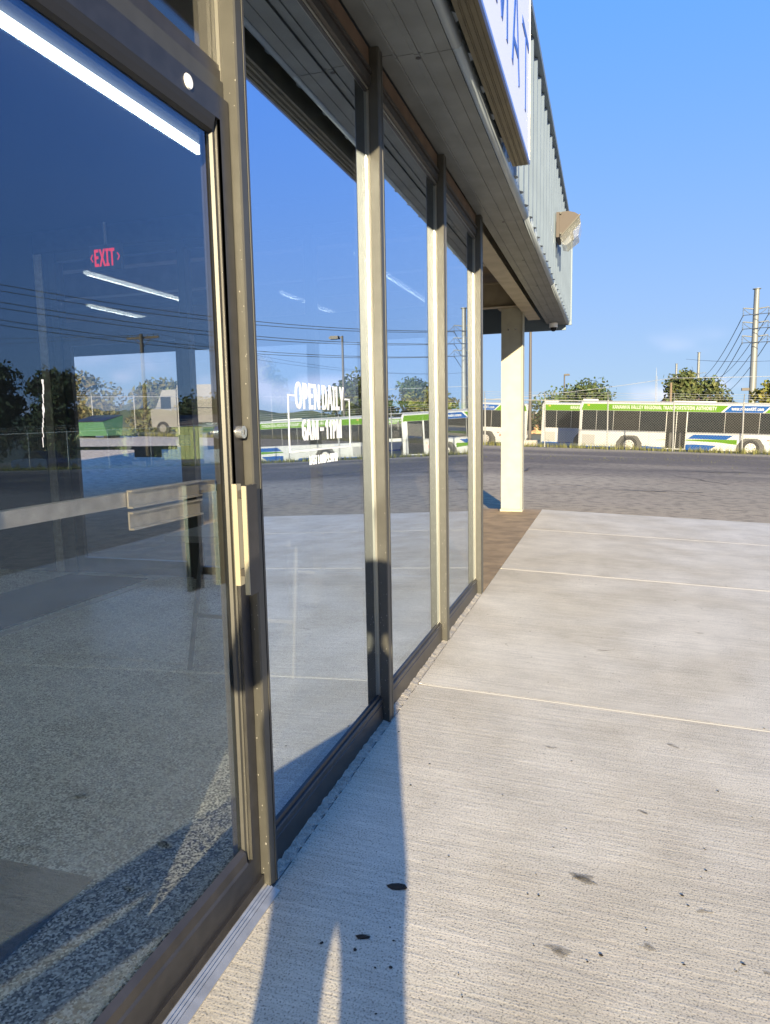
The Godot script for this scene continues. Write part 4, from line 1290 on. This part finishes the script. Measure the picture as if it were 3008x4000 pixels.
# trees: trunk with limbs, crown of many leaf-sized faces in clumps
func make_tree(called: String, label: String, at: Vector3, w: float, h: float, tone: Color, seed_: int, leaf := 0.2, n := 4200, trunk_h := 0.3) -> void:
	rng.seed = seed_
	var t := thing(called, label, "tree", at, "trees around the lot")
	var st := mb(true)
	var y0 := h * trunk_h
	tube(st, Vector3(0, -0.2, 0), Vector3(0.1, y0, 0), h * 0.028, h * 0.02, 8)
	var clumps: Array = []
	var k := 26
	for i in k:
		var a := rng.randf() * TAU
		var u := rng.randf()
		var ry := rng.randf()
		var rad := sqrt(u) * w * 0.40 * (1.0 - 0.55 * pow(absf(ry - 0.35) / 0.65, 2.0))
		var c := Vector3(cos(a) * rad, lerpf(y0 * 0.75, h * 0.90, ry), sin(a) * rad * 0.8)
		clumps.append([c, rng.randf_range(0.10, 0.19) * w, rng.randf_range(0.7, 1.25)])
		if i % 3 == 0:
			tube(st, Vector3(0.08, y0 * 0.8, 0), c, h * 0.012, h * 0.004, 5, false)
	put("trunk", st, M.bark, t)
	st = mb()
	for i in n:
		var q: Array = clumps[rng.randi() % k]
		var d := Vector3(rng.randfn(), rng.randfn() * 0.75, rng.randfn()).normalized()
		var p: Vector3 = q[0] + d * (q[1] as float) * pow(rng.randf(), 0.4)
		p += Vector3(rng.randfn(), rng.randfn(), rng.randfn()) * leaf * 0.5
		if p.y < 0.15 * h * trunk_h: continue
		var nrm := (d + Vector3(rng.randfn(), rng.randfn(), rng.randfn()) * 0.7).normalized()
		var a := nrm.cross(Vector3(rng.randfn(), rng.randfn(), rng.randfn())).normalized() * leaf * rng.randf_range(0.5, 1.1)
		var b := nrm.cross(a).normalized() * leaf * rng.randf_range(0.3, 0.6)
		var v: float = q[2] * rng.randf_range(0.65, 1.4)
		st.set_color(Color(tone.r * v * rng.randf_range(0.85, 1.2), tone.g * v, tone.b * v))
		tri(st, p - a, p + b, p + a)
		tri(st, p - a, p + a, p - b)
	put("crown", st, M.leaf, t)

func make_plants() -> void:
	var g := Color(0.075, 0.105, 0.03)
	make_tree("leafy_tree", "round green tree with flattened crown behind the rear bus", Vector3(-2.4, ground_y(-2, -85), -85), 11.0, 5.9, Color(0.06, 0.085, 0.028), 101, 0.26, 6000)
	make_tree("leafy_tree", "bushy ragged tree above the nearest bus, left of the big steel pole", Vector3(9.4, ground_y(9, -78), -78), 7.6, 6.9, Color(0.085, 0.105, 0.032), 102, 0.26, 6500, 0.2)
	make_tree("leafy_tree", "yellow green tree at the right edge of the picture beside the big steel pole", Vector3(16.6, ground_y(16, -72), -72), 8.6, 5.9, Color(0.13, 0.13, 0.022), 103, 0.26, 6000, 0.2)
	make_tree("leafy_tree", "dark tall tree standing behind the yellow green one", Vector3(20.5, ground_y(20, -84), -84), 8.0, 8.0, Color(0.05, 0.075, 0.028), 104, 0.28, 5000)
	make_tree("leafy_tree", "small tree between the steel pole and the bushy tree", Vector3(13.2, ground_y(13, -88), -88), 3.6, 4.4, g, 105, 0.26, 2500)
	make_tree("leafy_tree", "dark broad tree behind the parked buses, mirrored in the second window", Vector3(22.5, ground_y(22, -66), -66), 9.0, 7.0, Color(0.055, 0.07, 0.02), 106, 0.28, 6500, 0.15)
	make_tree("leafy_tree", "tall dark tree farthest right, mirrored at the left edge of the door", Vector3(51, ground_y(51, -50), -50), 9.5, 9.2, Color(0.035, 0.05, 0.018), 107, 0.3, 7000, 0.15)
	make_tree("leafy_tree", "tall dark tree beside the olive shed, mirrored next to the bright frame strip", Vector3(44, ground_y(44, -51), -51), 7.5, 8.3, Color(0.035, 0.05, 0.018), 108, 0.3, 6000, 0.15)
	make_tree("leafy_tree", "low dark tree behind the olive shed roof", Vector3(42, ground_y(42, -72), -72), 9.0, 6.8, Color(0.05, 0.065, 0.022), 109, 0.3, 4500, 0.15)
	make_tree("leafy_tree", "pale green tree behind the white truck, seen through the shop", Vector3(-26, ground_y(-26, -52), -52), 6.5, 6.5, g, 110, 0.26, 4500, 0.15)
	make_tree("leafy_tree", "wide scrubby tree behind the left fence, seen through the far door", Vector3(-41, ground_y(-41, -50), -50), 8.5, 4.6, Color(0.10, 0.10, 0.04), 111, 0.26, 5000, 0.08)
	make_tree("leafy_tree", "scrubby tree behind the dumpster and fence", Vector3(-33.5, ground_y(-33, -51), -51), 7.5, 4.0, Color(0.09, 0.095, 0.035), 112, 0.26, 4500, 0.08)
	# weeds along the fence foot and in the cracks
	rng.seed = 300
	var st := mb()
	for i in 6:
		var a := rng.randf() * TAU
		var d := Vector3(cos(a), 0, sin(a))
		var o := d * 0.03
		tri(st, o - d.cross(Vector3.UP) * 0.018, o + d.cross(Vector3.UP) * 0.018, o + d * rng.randf_range(0.03, 0.12) + Vector3(0, rng.randf_range(0.5, 1.0), 0))
	st.generate_normals()
	var mesh := st.commit()
	var mm := MultiMesh.new()
	mm.transform_format = MultiMesh.TRANSFORM_3D
	mm.use_colors = true
	mm.mesh = mesh
	var spots: Array = []
	for i in 5200:
		spots.append([rng.randf_range(-55, 46), -37.3 + rng.randfn() * 0.38, rng.randf_range(0.12, 0.42)])
	var streaks_at: Array = []
	for i in 46:
		streaks_at.append([rng.randf_range(-9, 26), -20.5 - pow(rng.randf(), 0.6) * 15.0, rng.randf_range(0.5, 2.8)])
	for q in streaks_at:
		for i in 45:
			spots.append([q[0] + rng.randfn() * q[2], q[1] + rng.randfn() * 0.10, rng.randf_range(0.03, 0.09)])
	mm.instance_count = spots.size()
	for i in spots.size():
		var q: Array = spots[i]
		var b := Basis(Vector3.UP, rng.randf() * TAU).scaled(Vector3(q[2] * 1.5, q[2], q[2] * 1.5))
		mm.set_instance_transform(i, Transform3D(b, Vector3(q[0], ground_y(q[0], q[1]), q[1])))
		var v := rng.randf_range(0.6, 1.3)
		mm.set_instance_color(i, Color(0.17 * v, 0.17 * v, 0.05 * v))
	var mi := MultiMeshInstance3D.new()
	mi.name = numbered("weeds")
	mi.multimesh = mm
	mi.material_override = M.leaf
	tag(mi, "dry grass and weeds along the fence foot and in the asphalt cracks", "weeds", "", "stuff")
	add_child(mi)

func lamp_post(label: String, at: Vector3, h: float, r: float, arm: float) -> void:
	var l := thing("lamp_post", label, "lamp post", at, "lamp posts")
	var st := mb(true)
	tube(st, Vector3(0, -0.1, 0), Vector3(0, h, 0), r, r * 0.75, 12)
	put("post", st, M.lamp_dark, l)
	st = mb()
	extrude(st, PackedVector2Array([Vector2(0, 0), Vector2(0.62, 0), Vector2(0.7, 0.1), Vector2(0.55, 0.22), Vector2(0, 0.2)]), Vector3(arm - 0.05, h - 0.2, -0.22), Vector3.RIGHT, Vector3.UP, Vector3(0, 0, 0.44))
	put("lamp_head", st, M.lamp_dark, l)
	if arm > 0.0:
		bbox("arm", M.lamp_dark, l, r * 0.7, arm - 0.051, h - 0.12, h - 0.05, -0.04, 0.04)
	bbox("footing", M.concrete_block, l, -0.45, 0.45, -0.1, 0.45, -0.45, 0.45)

func steel_pole(label: String, at: Vector3, h: float, r0: float, r1: float, arms: Array, al: float) -> Node3D:
	var p := thing("transmission_pole", label, "power pole", at, "steel transmission poles")
	var st := mb(true)
	tube(st, Vector3(0, -0.3, 0), Vector3(0, h, 0), r0, r1, 14)
	put("shaft", st, M.steel_pole, p)
	st = mb(true)
	tube(st, Vector3(0, h, 0), Vector3(0, h + 0.08, 0), r1 * 1.6, r1 * 1.6, 14)
	put("top_plate", st, M.steel_pole, p)
	for y in arms:
		for s in [-1.0, 1.0]:
			st = mb(true)
			tube(st, Vector3(0, y - 0.1, 0), Vector3(s * al, y + 0.15, 0), 0.12, 0.07, 8)
			var a := put("cross_arm", st, M.steel_pole, p)
			st = mb(true)
			for k in 6:
				tube(st, Vector3(s * al, y + 0.1 - k * 0.22, 0), Vector3(s * al, y - k * 0.22, 0), 0.11, 0.09, 8)
			put("insulator", st, M.cable, a)
	return p

func make_poles() -> void:
	lamp_post("tall dark lamp post standing just right of the cream column", Vector3(-3.78, ground_y(-3.8, -47), -47), 9.5, 0.10, 0.0)
	lamp_post("slim lamp post with square head above the round tree", Vector3(-4.0, ground_y(-4, -90), -90), 7.2, 0.10, 0.0)
	lamp_post("lamp post with a side arm beside the right hand bus, mirrored in the first window", Vector3(16.6, ground_y(16.6, -47.6), -47.6), 8.6, 0.10, 0.3)
	# steel transmission line receding to the left
	var z1 := -120.0
	var p1 := Vector3(0.895 + 0.1743 * 120.0, ground_y(22, z1), z1)
	var h1 := 1.32 + 0.1556 * 120.0 - p1.y
	var arms1 := [1.32 + 0.1325 * 120 - p1.y, 1.32 + 0.1158 * 120 - p1.y, 1.32 + 0.0990 * 120 - p1.y]
	var big := steel_pole("huge grey steel power pole with three pairs of arms near the right edge", p1, h1, 0.58, 0.36, arms1, 1.7)
	bbox("floodlight", M.lamp_dark, big, -1.5, -0.5, 6.55, 6.95, -0.3, 0.3)
	var p2 := Vector3(0.895 + 0.1110 * 270.0, ground_y(30, -270), -270)
	var arms2 := [17.6, 14.6, 11.6]
	steel_pole("middle steel power pole rising out of the bushy tree", p2, 1.32 + 0.0819 * 270 - p2.y, 0.55, 0.42, arms2, 2.4)
	var p3 := Vector3(0.895 + 0.0849 * 400.0, ground_y(34, -400), -400)
	var arms3 := [22.0, 18.0, 14.5]
	steel_pole("farthest steel power pole left of the bushy tree", p3, 1.32 + 0.0691 * 400 - p3.y, 0.62, 0.5, arms3, 3.0)
	var w := thing("power_lines", "dark cables strung between the steel power poles", "power lines")
	for i in 3:
		for s in [-1.0, 1.0]:
			var st := mb(true)
			wire(st, p1 + Vector3(s * 1.7, arms1[i] - 0.9, 0), p2 + Vector3(s * 2.4, arms2[i] - 0.9, 0), 4.2, 0.06, 22)
			put("cable", st, M.cable, w)
			st = mb(true)
			wire(st, p2 + Vector3(s * 2.4, arms2[i] - 0.9, 0), p3 + Vector3(s * 3.0, arms3[i] - 0.9, 0), 4.0, 0.08, 16)
			put("cable", st, M.cable, w)
			st = mb(true)
			wire(st, p1 + Vector3(s * 1.7, arms1[i] - 0.9, 0), Vector3(75 + s * 1.7, arms1[i] + 1.0, -60), 2.2, 0.05, 16)
			wire(st, p1 + Vector3(s * 1.7, arms1[i] + 0.1, 0), p1 + Vector3(s * 1.7 + 3.0, arms1[i] - 0.1, 1.0), 1.0, 0.045, 10)
			put("cable", st, M.cable, w)
	# lattice tower
	var t := thing("radio_tower", "thin lattice radio tower on the horizon beyond the buses", "tower", Vector3(0.895 + 0.0611 * 600.0, -1.5, -600))
	var lat := mb(true)
	var H := 42.0
	for a in 3:
		var e0 := Vector3(cos(TAU * a / 3), 0, sin(TAU * a / 3))
		var e1 := Vector3(cos(TAU * (a + 1) / 3), 0, sin(TAU * (a + 1) / 3))
		tube(lat, e0 * 1.1, e0 * 0.55 + Vector3(0, H * 0.85, 0), 0.14, 0.12, 5)
		for k in 18:
			var t0 := k / 18.0
			var t1 := (k + 1) / 18.0
			tube(lat, e0 * lerpf(1.1, 0.55, t0) + Vector3(0, H * 0.85 * t0, 0), e1 * lerpf(1.1, 0.55, t1) + Vector3(0, H * 0.85 * t1, 0), 0.07, 0.07, 4, false)
	tube(lat, Vector3(0, H * 0.85, 0), Vector3(0, H, 0), 0.15, 0.1, 6)
	put("lattice", lat, M.cable_pale, t)
	# wooden poles
	var wp := thing("utility_pole", "thin wooden pole in front of the bushy tree carrying a pale wire", "utility pole", Vector3(0.895 + 0.0791 * 74, ground_y(6.7, -74), -74), "wooden utility poles")
	var st2 := mb(true)
	tube(st2, Vector3(0, -0.2, 0), Vector3(0, 1.32 + 0.0517 * 74 + 0.35, 0), 0.14, 0.11, 10)
	put("shaft", st2, M.wood_pole, wp)
	var pw := thing("pale_wire", "thin pale wire crossing low over the trees between wooden poles", "wire")
	st2 = mb(true)
	var top := Vector3(0.895 + 0.0791 * 74, 1.32 + 0.0512 * 74, -73.9)
	wire(st2, top, Vector3(-24, 3.7, -80), 0.6, 0.022, 16)
	wire(st2, top, Vector3(32, 5.1, -74), 0.15, 0.022, 16)
	put("cable", st2, M.cable_pale, pw)
	var up := thing("utility_pole", "tall wooden pole with one crossarm and insulators, mirrored in the door glass", "utility pole", Vector3(31.0, ground_y(31, -45), -45), "wooden utility poles")
	var hh := 1.32 + 0.149 * 45 - ground_y(31, -45)
	st2 = mb(true)
	tube(st2, Vector3(0, -0.2, 0), Vector3(0, hh, 0), 0.17, 0.13, 10)
	put("shaft", st2, M.wood_pole, up)
	var arm := bbox("cross_arm", M.wood_pole, up, -1.35, 1.35, hh - 0.32, hh - 0.17, -0.22, -0.131)
	for x in [-1.25, -0.9, -0.4, 0.4, 0.9, 1.25]:
		st2 = mb(true)
		tube(st2, Vector3(x, hh - 0.169, -0.17), Vector3(x, hh - 0.02, -0.17), 0.05, 0.035, 8)
		put("insulator", st2, M.cable, arm)
	st2 = mb(true)
	tube(st2, Vector3(-0.7, hh - 0.33, -0.15), Vector3(-0.02, hh - 0.9, -0.15), 0.025, 0.025, 6)
	tube(st2, Vector3(0.7, hh - 0.33, -0.15), Vector3(0.02, hh - 0.9, -0.15), 0.025, 0.025, 6)
	put("brace", st2, M.wood_pole, up)
	var uw := thing("overhead_wires", "dark overhead wires leading both ways from the wooden crossarm pole", "wires")
	for x in [-1.25, 0.9]:
		st2 = mb(true)
		var q := up.position + Vector3(x, hh - 0.02, -0.17)
		wire(st2, q, Vector3(75, q.y + 3.0 + x, -24), 1.6, 0.011, 18)
		wire(st2, q, Vector3(10, q.y + 0.4, -95), 1.8, 0.012, 18)
		put("cable", st2, M.cable, uw)

func make_hills() -> void:
	var f := FastNoiseLite.new()
	f.seed = 12
	f.frequency = 0.012
	f.fractal_octaves = 5
	for q in [["wooded_hills", -560.0, -60.0, -330.0, 27.0, "wooded green hills on the left, seen through the shop"], ["low_far_hill", -120.0, 620.0, -1500.0, 34.0, "low hazy far hill on the horizon"], ["right_far_hill", 250.0, 1500.0, -900.0, 40.0, "low hill line far to the right"]]:
		var st := mb(true)
		var nx := 90
		var nz := 14
		for j in nz + 1:
			for i in nx + 1:
				var u := float(i) / nx
				var v := float(j) / nz
				var x: float = lerpf(q[1], q[2], u)
				var z: float = q[3] - v * 160.0
				var edge := sin(PI * clampf(u, 0, 1))
				var y: float = (q[4] as float) * pow(sin(PI * v * 0.5), 0.8) * pow(edge, 0.6) * (0.8 + 0.5 * f.get_noise_2d(x, z)) + 2.6 * absf(f.get_noise_2d(x * 9.0, z * 9.0)) * edge - 3.0
				st.set_color(Color(0.05, 0.085, 0.035).lerp(Color(0.12, 0.13, 0.05), 0.5 + f.get_noise_2d(x * 5.0, z * 5.0)))
				st.set_uv(Vector2(u, v))
				st.add_vertex(Vector3(x, y, z))
		for j in nz:
			for i in nx:
				var a := j * (nx + 1) + i
				st.add_index(a); st.add_index(a + nx + 1); st.add_index(a + 1)
				st.add_index(a + 1); st.add_index(a + nx + 1); st.add_index(a + nx + 2)
		structure(q[0], st, M.leaf, q[5])

# ---------------------------------------------------------------- the photographer, whose shadow falls on the glass
func make_person() -> void:
	var ox := 0.88
	var oz := 0.42
	var J := func(x: float, y: float, z: float) -> Vector3: return Vector3(ox + x, y, oz + z)
	# bone: from, to, radius from, radius to, colour index
	var bones: Array = [
		[J.call(-0.02, 0.98, 0.02), J.call(-0.01, 1.18, 0.0), 0.150, 0.135, 1], [J.call(-0.01, 1.18, 0.0), J.call(0.0, 1.36, 0.0), 0.14, 0.12, 1],
		[J.call(-0.13, 1.385, 0.0), J.call(0.13, 1.385, 0.0), 0.075, 0.075, 1], [J.call(0.0, 1.40, 0.0), J.call(0.0, 1.52, -0.03), 0.06, 0.052, 0],
		[J.call(0.0, 1.56, -0.03), J.call(0.0, 1.63, -0.02), 0.085, 0.095, 0], [J.call(0.0, 1.53, -0.09), J.call(0.0, 1.545, -0.10), 0.045, 0.04, 0],
		[J.call(0.0, 1.575, -0.115), J.call(0.0, 1.59, -0.12), 0.015, 0.012, 0],
		[J.call(-0.09, 0.95, 0.02), J.call(-0.10, 0.50, 0.0), 0.12, 0.100, 2], [J.call(0.08, 0.95, 0.02), J.call(0.095, 0.50, 0.0), 0.12, 0.100, 2],
		[J.call(-0.10, 0.52, 0.0), J.call(-0.115, 0.09, 0.02), 0.084, 0.064, 0], [J.call(0.095, 0.52, 0.0), J.call(0.11, 0.09, 0.02), 0.084, 0.064, 0],
		[J.call(-0.115, 0.05, 0.04), J.call(-0.13, 0.035, -0.15), 0.052, 0.038, 3], [J.call(0.11, 0.05, 0.04), J.call(0.125, 0.035, -0.15), 0.052, 0.038, 3],
		[J.call(-0.17, 1.37, 0.0), J.call(-0.28, 1.10, -0.06), 0.058, 0.046, 1], [J.call(-0.28, 1.10, -0.06), J.call(-0.055, 1.265, -0.30), 0.046, 0.032, 0],
		[J.call(0.17, 1.37, 0.0), J.call(0.20, 1.10, -0.06), 0.058, 0.046, 1], [J.call(0.20, 1.10, -0.06), J.call(0.085, 1.255, -0.30), 0.046, 0.032, 0],
	]
	for s in [-1.0, 1.0]:
		var hc: Vector3 = J.call(0.015 + s * 0.07, 1.27, -0.33)
		bones.append([hc + Vector3(s * -0.004, -0.02, 0.02), hc + Vector3(0, 0.02, 0), 0.028, 0.024, 0])
		for k in 4:
			var y := 1.252 + k * 0.022
			bones.append([hc + Vector3(0, y - 1.27, 0.0), hc + Vector3(-s * 0.005, y - 1.27, -0.038 - 0.004 * k), 0.0095, 0.009, 0])
			bones.append([hc + Vector3(-s * 0.005, y - 1.27, -0.038 - 0.004 * k), hc + Vector3(-s * 0.035, y - 1.27, -0.050), 0.009, 0.008, 0])
		bones.append([hc + Vector3(0, 0.03, 0.01), hc + Vector3(-s * 0.035, 0.055, 0.0), 0.0115, 0.009, 0])
	var cols := [Color(0.42, 0.26, 0.18), Color(0.10, 0.12, 0.16), Color(0.06, 0.06, 0.075), Color(0.3, 0.3, 0.3)]
	var cell := 0.018
	var lo := Vector3(ox - 0.40, -0.01, oz - 0.42)
	var n := Vector3i(45, 98, 38)
	var vals := PackedFloat32Array()
	vals.resize(n.x * n.y * n.z)
	vals.fill(1.0)
	var owner := PackedByteArray()
	owner.resize(n.x * n.y * n.z)
	var best := PackedFloat32Array()
	best.resize(n.x * n.y * n.z)
	best.fill(9.0)
	for bi in bones.size():
		var q: Array = bones[bi]
		var a: Vector3 = q[0]
		var b: Vector3 = q[1]
		var r0: float = q[2]
		var r1: float = q[3]
		var pad := maxf(r0, r1) + 0.06
		var i0 := Vector3i(((a.min(b) - Vector3.ONE * pad - lo) / cell).floor()).clamp(Vector3i.ZERO, n - Vector3i.ONE)
		var i1 := Vector3i(((a.max(b) + Vector3.ONE * pad - lo) / cell).ceil()).clamp(Vector3i.ZERO, n - Vector3i.ONE)
		var ab := b - a
		var l2 := maxf(ab.length_squared(), 1e-6)
		var soft := 0.012 if r0 < 0.015 else 0.035
		for y in range(i0.y, i1.y + 1):
			for z in range(i0.z, i1.z + 1):
				for x in range(i0.x, i1.x + 1):
					var p := lo + Vector3(x, y, z) * cell
					var t := clampf((p - a).dot(ab) / l2, 0.0, 1.0)
					var d := p.distance_to(a + ab * t) - lerpf(r0, r1, t)
					var id := (y * n.z + z) * n.x + x
					var o := vals[id]
					var h := clampf(0.5 + 0.5 * (o - d) / soft, 0.0, 1.0)
					vals[id] = lerpf(o, d, h) - soft * h * (1.0 - h) if o < 0.9 else d
					if d < best[id]:
						best[id] = d
						owner[id] = q[4]
	# surface nets
	var st := mb(true)
	var idx := PackedInt32Array()
	idx.resize(n.x * n.y * n.z)
	idx.fill(-1)
	var count := 0
	var off := [1, n.x, n.x * n.z]
	for y in n.y - 1:
		for z in n.z - 1:
			for x in n.x - 1:
				var id := (y * n.z + z) * n.x + x
				var mask := 0
				var sum := Vector3.ZERO
				var c := 0
				for k in 8:
					if vals[id + (k & 1) * off[0] + ((k >> 1) & 1) * off[1] + (k >> 2) * off[2]] < 0.0: mask |= 1 << k
				if mask == 0 or mask == 255: continue
				for k in 8:
					for ax in 3:
						if k & (1 << ax): continue
						var k2: int = k | (1 << ax)
						if ((mask >> k) & 1) == ((mask >> k2) & 1): continue
						var va := vals[id + (k & 1) * off[0] + ((k >> 1) & 1) * off[1] + (k >> 2) * off[2]]
						var vb := vals[id + (k2 & 1) * off[0] + ((k2 >> 1) & 1) * off[1] + (k2 >> 2) * off[2]]
						var pa := Vector3(k & 1, k >> 2, (k >> 1) & 1)
						var pb := Vector3(k2 & 1, k2 >> 2, (k2 >> 1) & 1)
						sum += pa.lerp(pb, va / (va - vb))
						c += 1
				idx[id] = count
				count += 1
				st.set_color(cols[owner[id]])
				st.add_vertex(lo + (Vector3(x, y, z) + sum / c) * cell)
	for y in range(1, n.y - 1):
		for z in range(1, n.z - 1):
			for x in range(1, n.x - 1):
				var id := (y * n.z + z) * n.x + x
				var s0 := vals[id] < 0.0
				for ax in 3:
					if (vals[id + off[ax]] < 0.0) == s0: continue
					var u: int = off[(ax + 1) % 3]
					var v: int = off[(ax + 2) % 3]
					var q := [idx[id], idx[id - u], idx[id - u - v], idx[id - v]]
					if -1 in q: continue
					if (s0 and ax != 1) or (not s0 and ax == 1): q.reverse()
					for k in [0, 1, 2, 0, 2, 3]: st.add_index(q[k])
	var body := thing("person", "person in dark shirt and long shorts holding a phone up before the shop door", "person", Vector3.ZERO)
	put("body", st, M.person, body)
	var hs := SphereMesh.new()
	hs.radius = 0.105
	hs.height = 0.20
	hs.radial_segments = 20
	hs.rings = 10
	var hair := put_mesh("hair", hs, M.hair, body)
	hair.position = J.call(0.0, 1.655, 0.005)
	var ph := bbox("smartphone", M.phone, self, 0.845, 0.945, 1.245, 1.335, 0.045, 0.053)
	tag(ph, "dark smartphone held in both hands by the person", "phone")

# ----------------------------------------------------------------
func _ready() -> void:
	set_view()
	rng.seed = 1
	materials()
	M.bead_brass = mat("bead_brass", 0.33, 0.30, 0.21, 0.4, 0.3)
	make_ground()
	make_cracks()
	make_hills()
	make_sidewalk()
	make_shop()
	make_fittings()
	make_fence()
	make_vehicles()
	make_buildings()
	make_plants()
	make_poles()
	make_person()
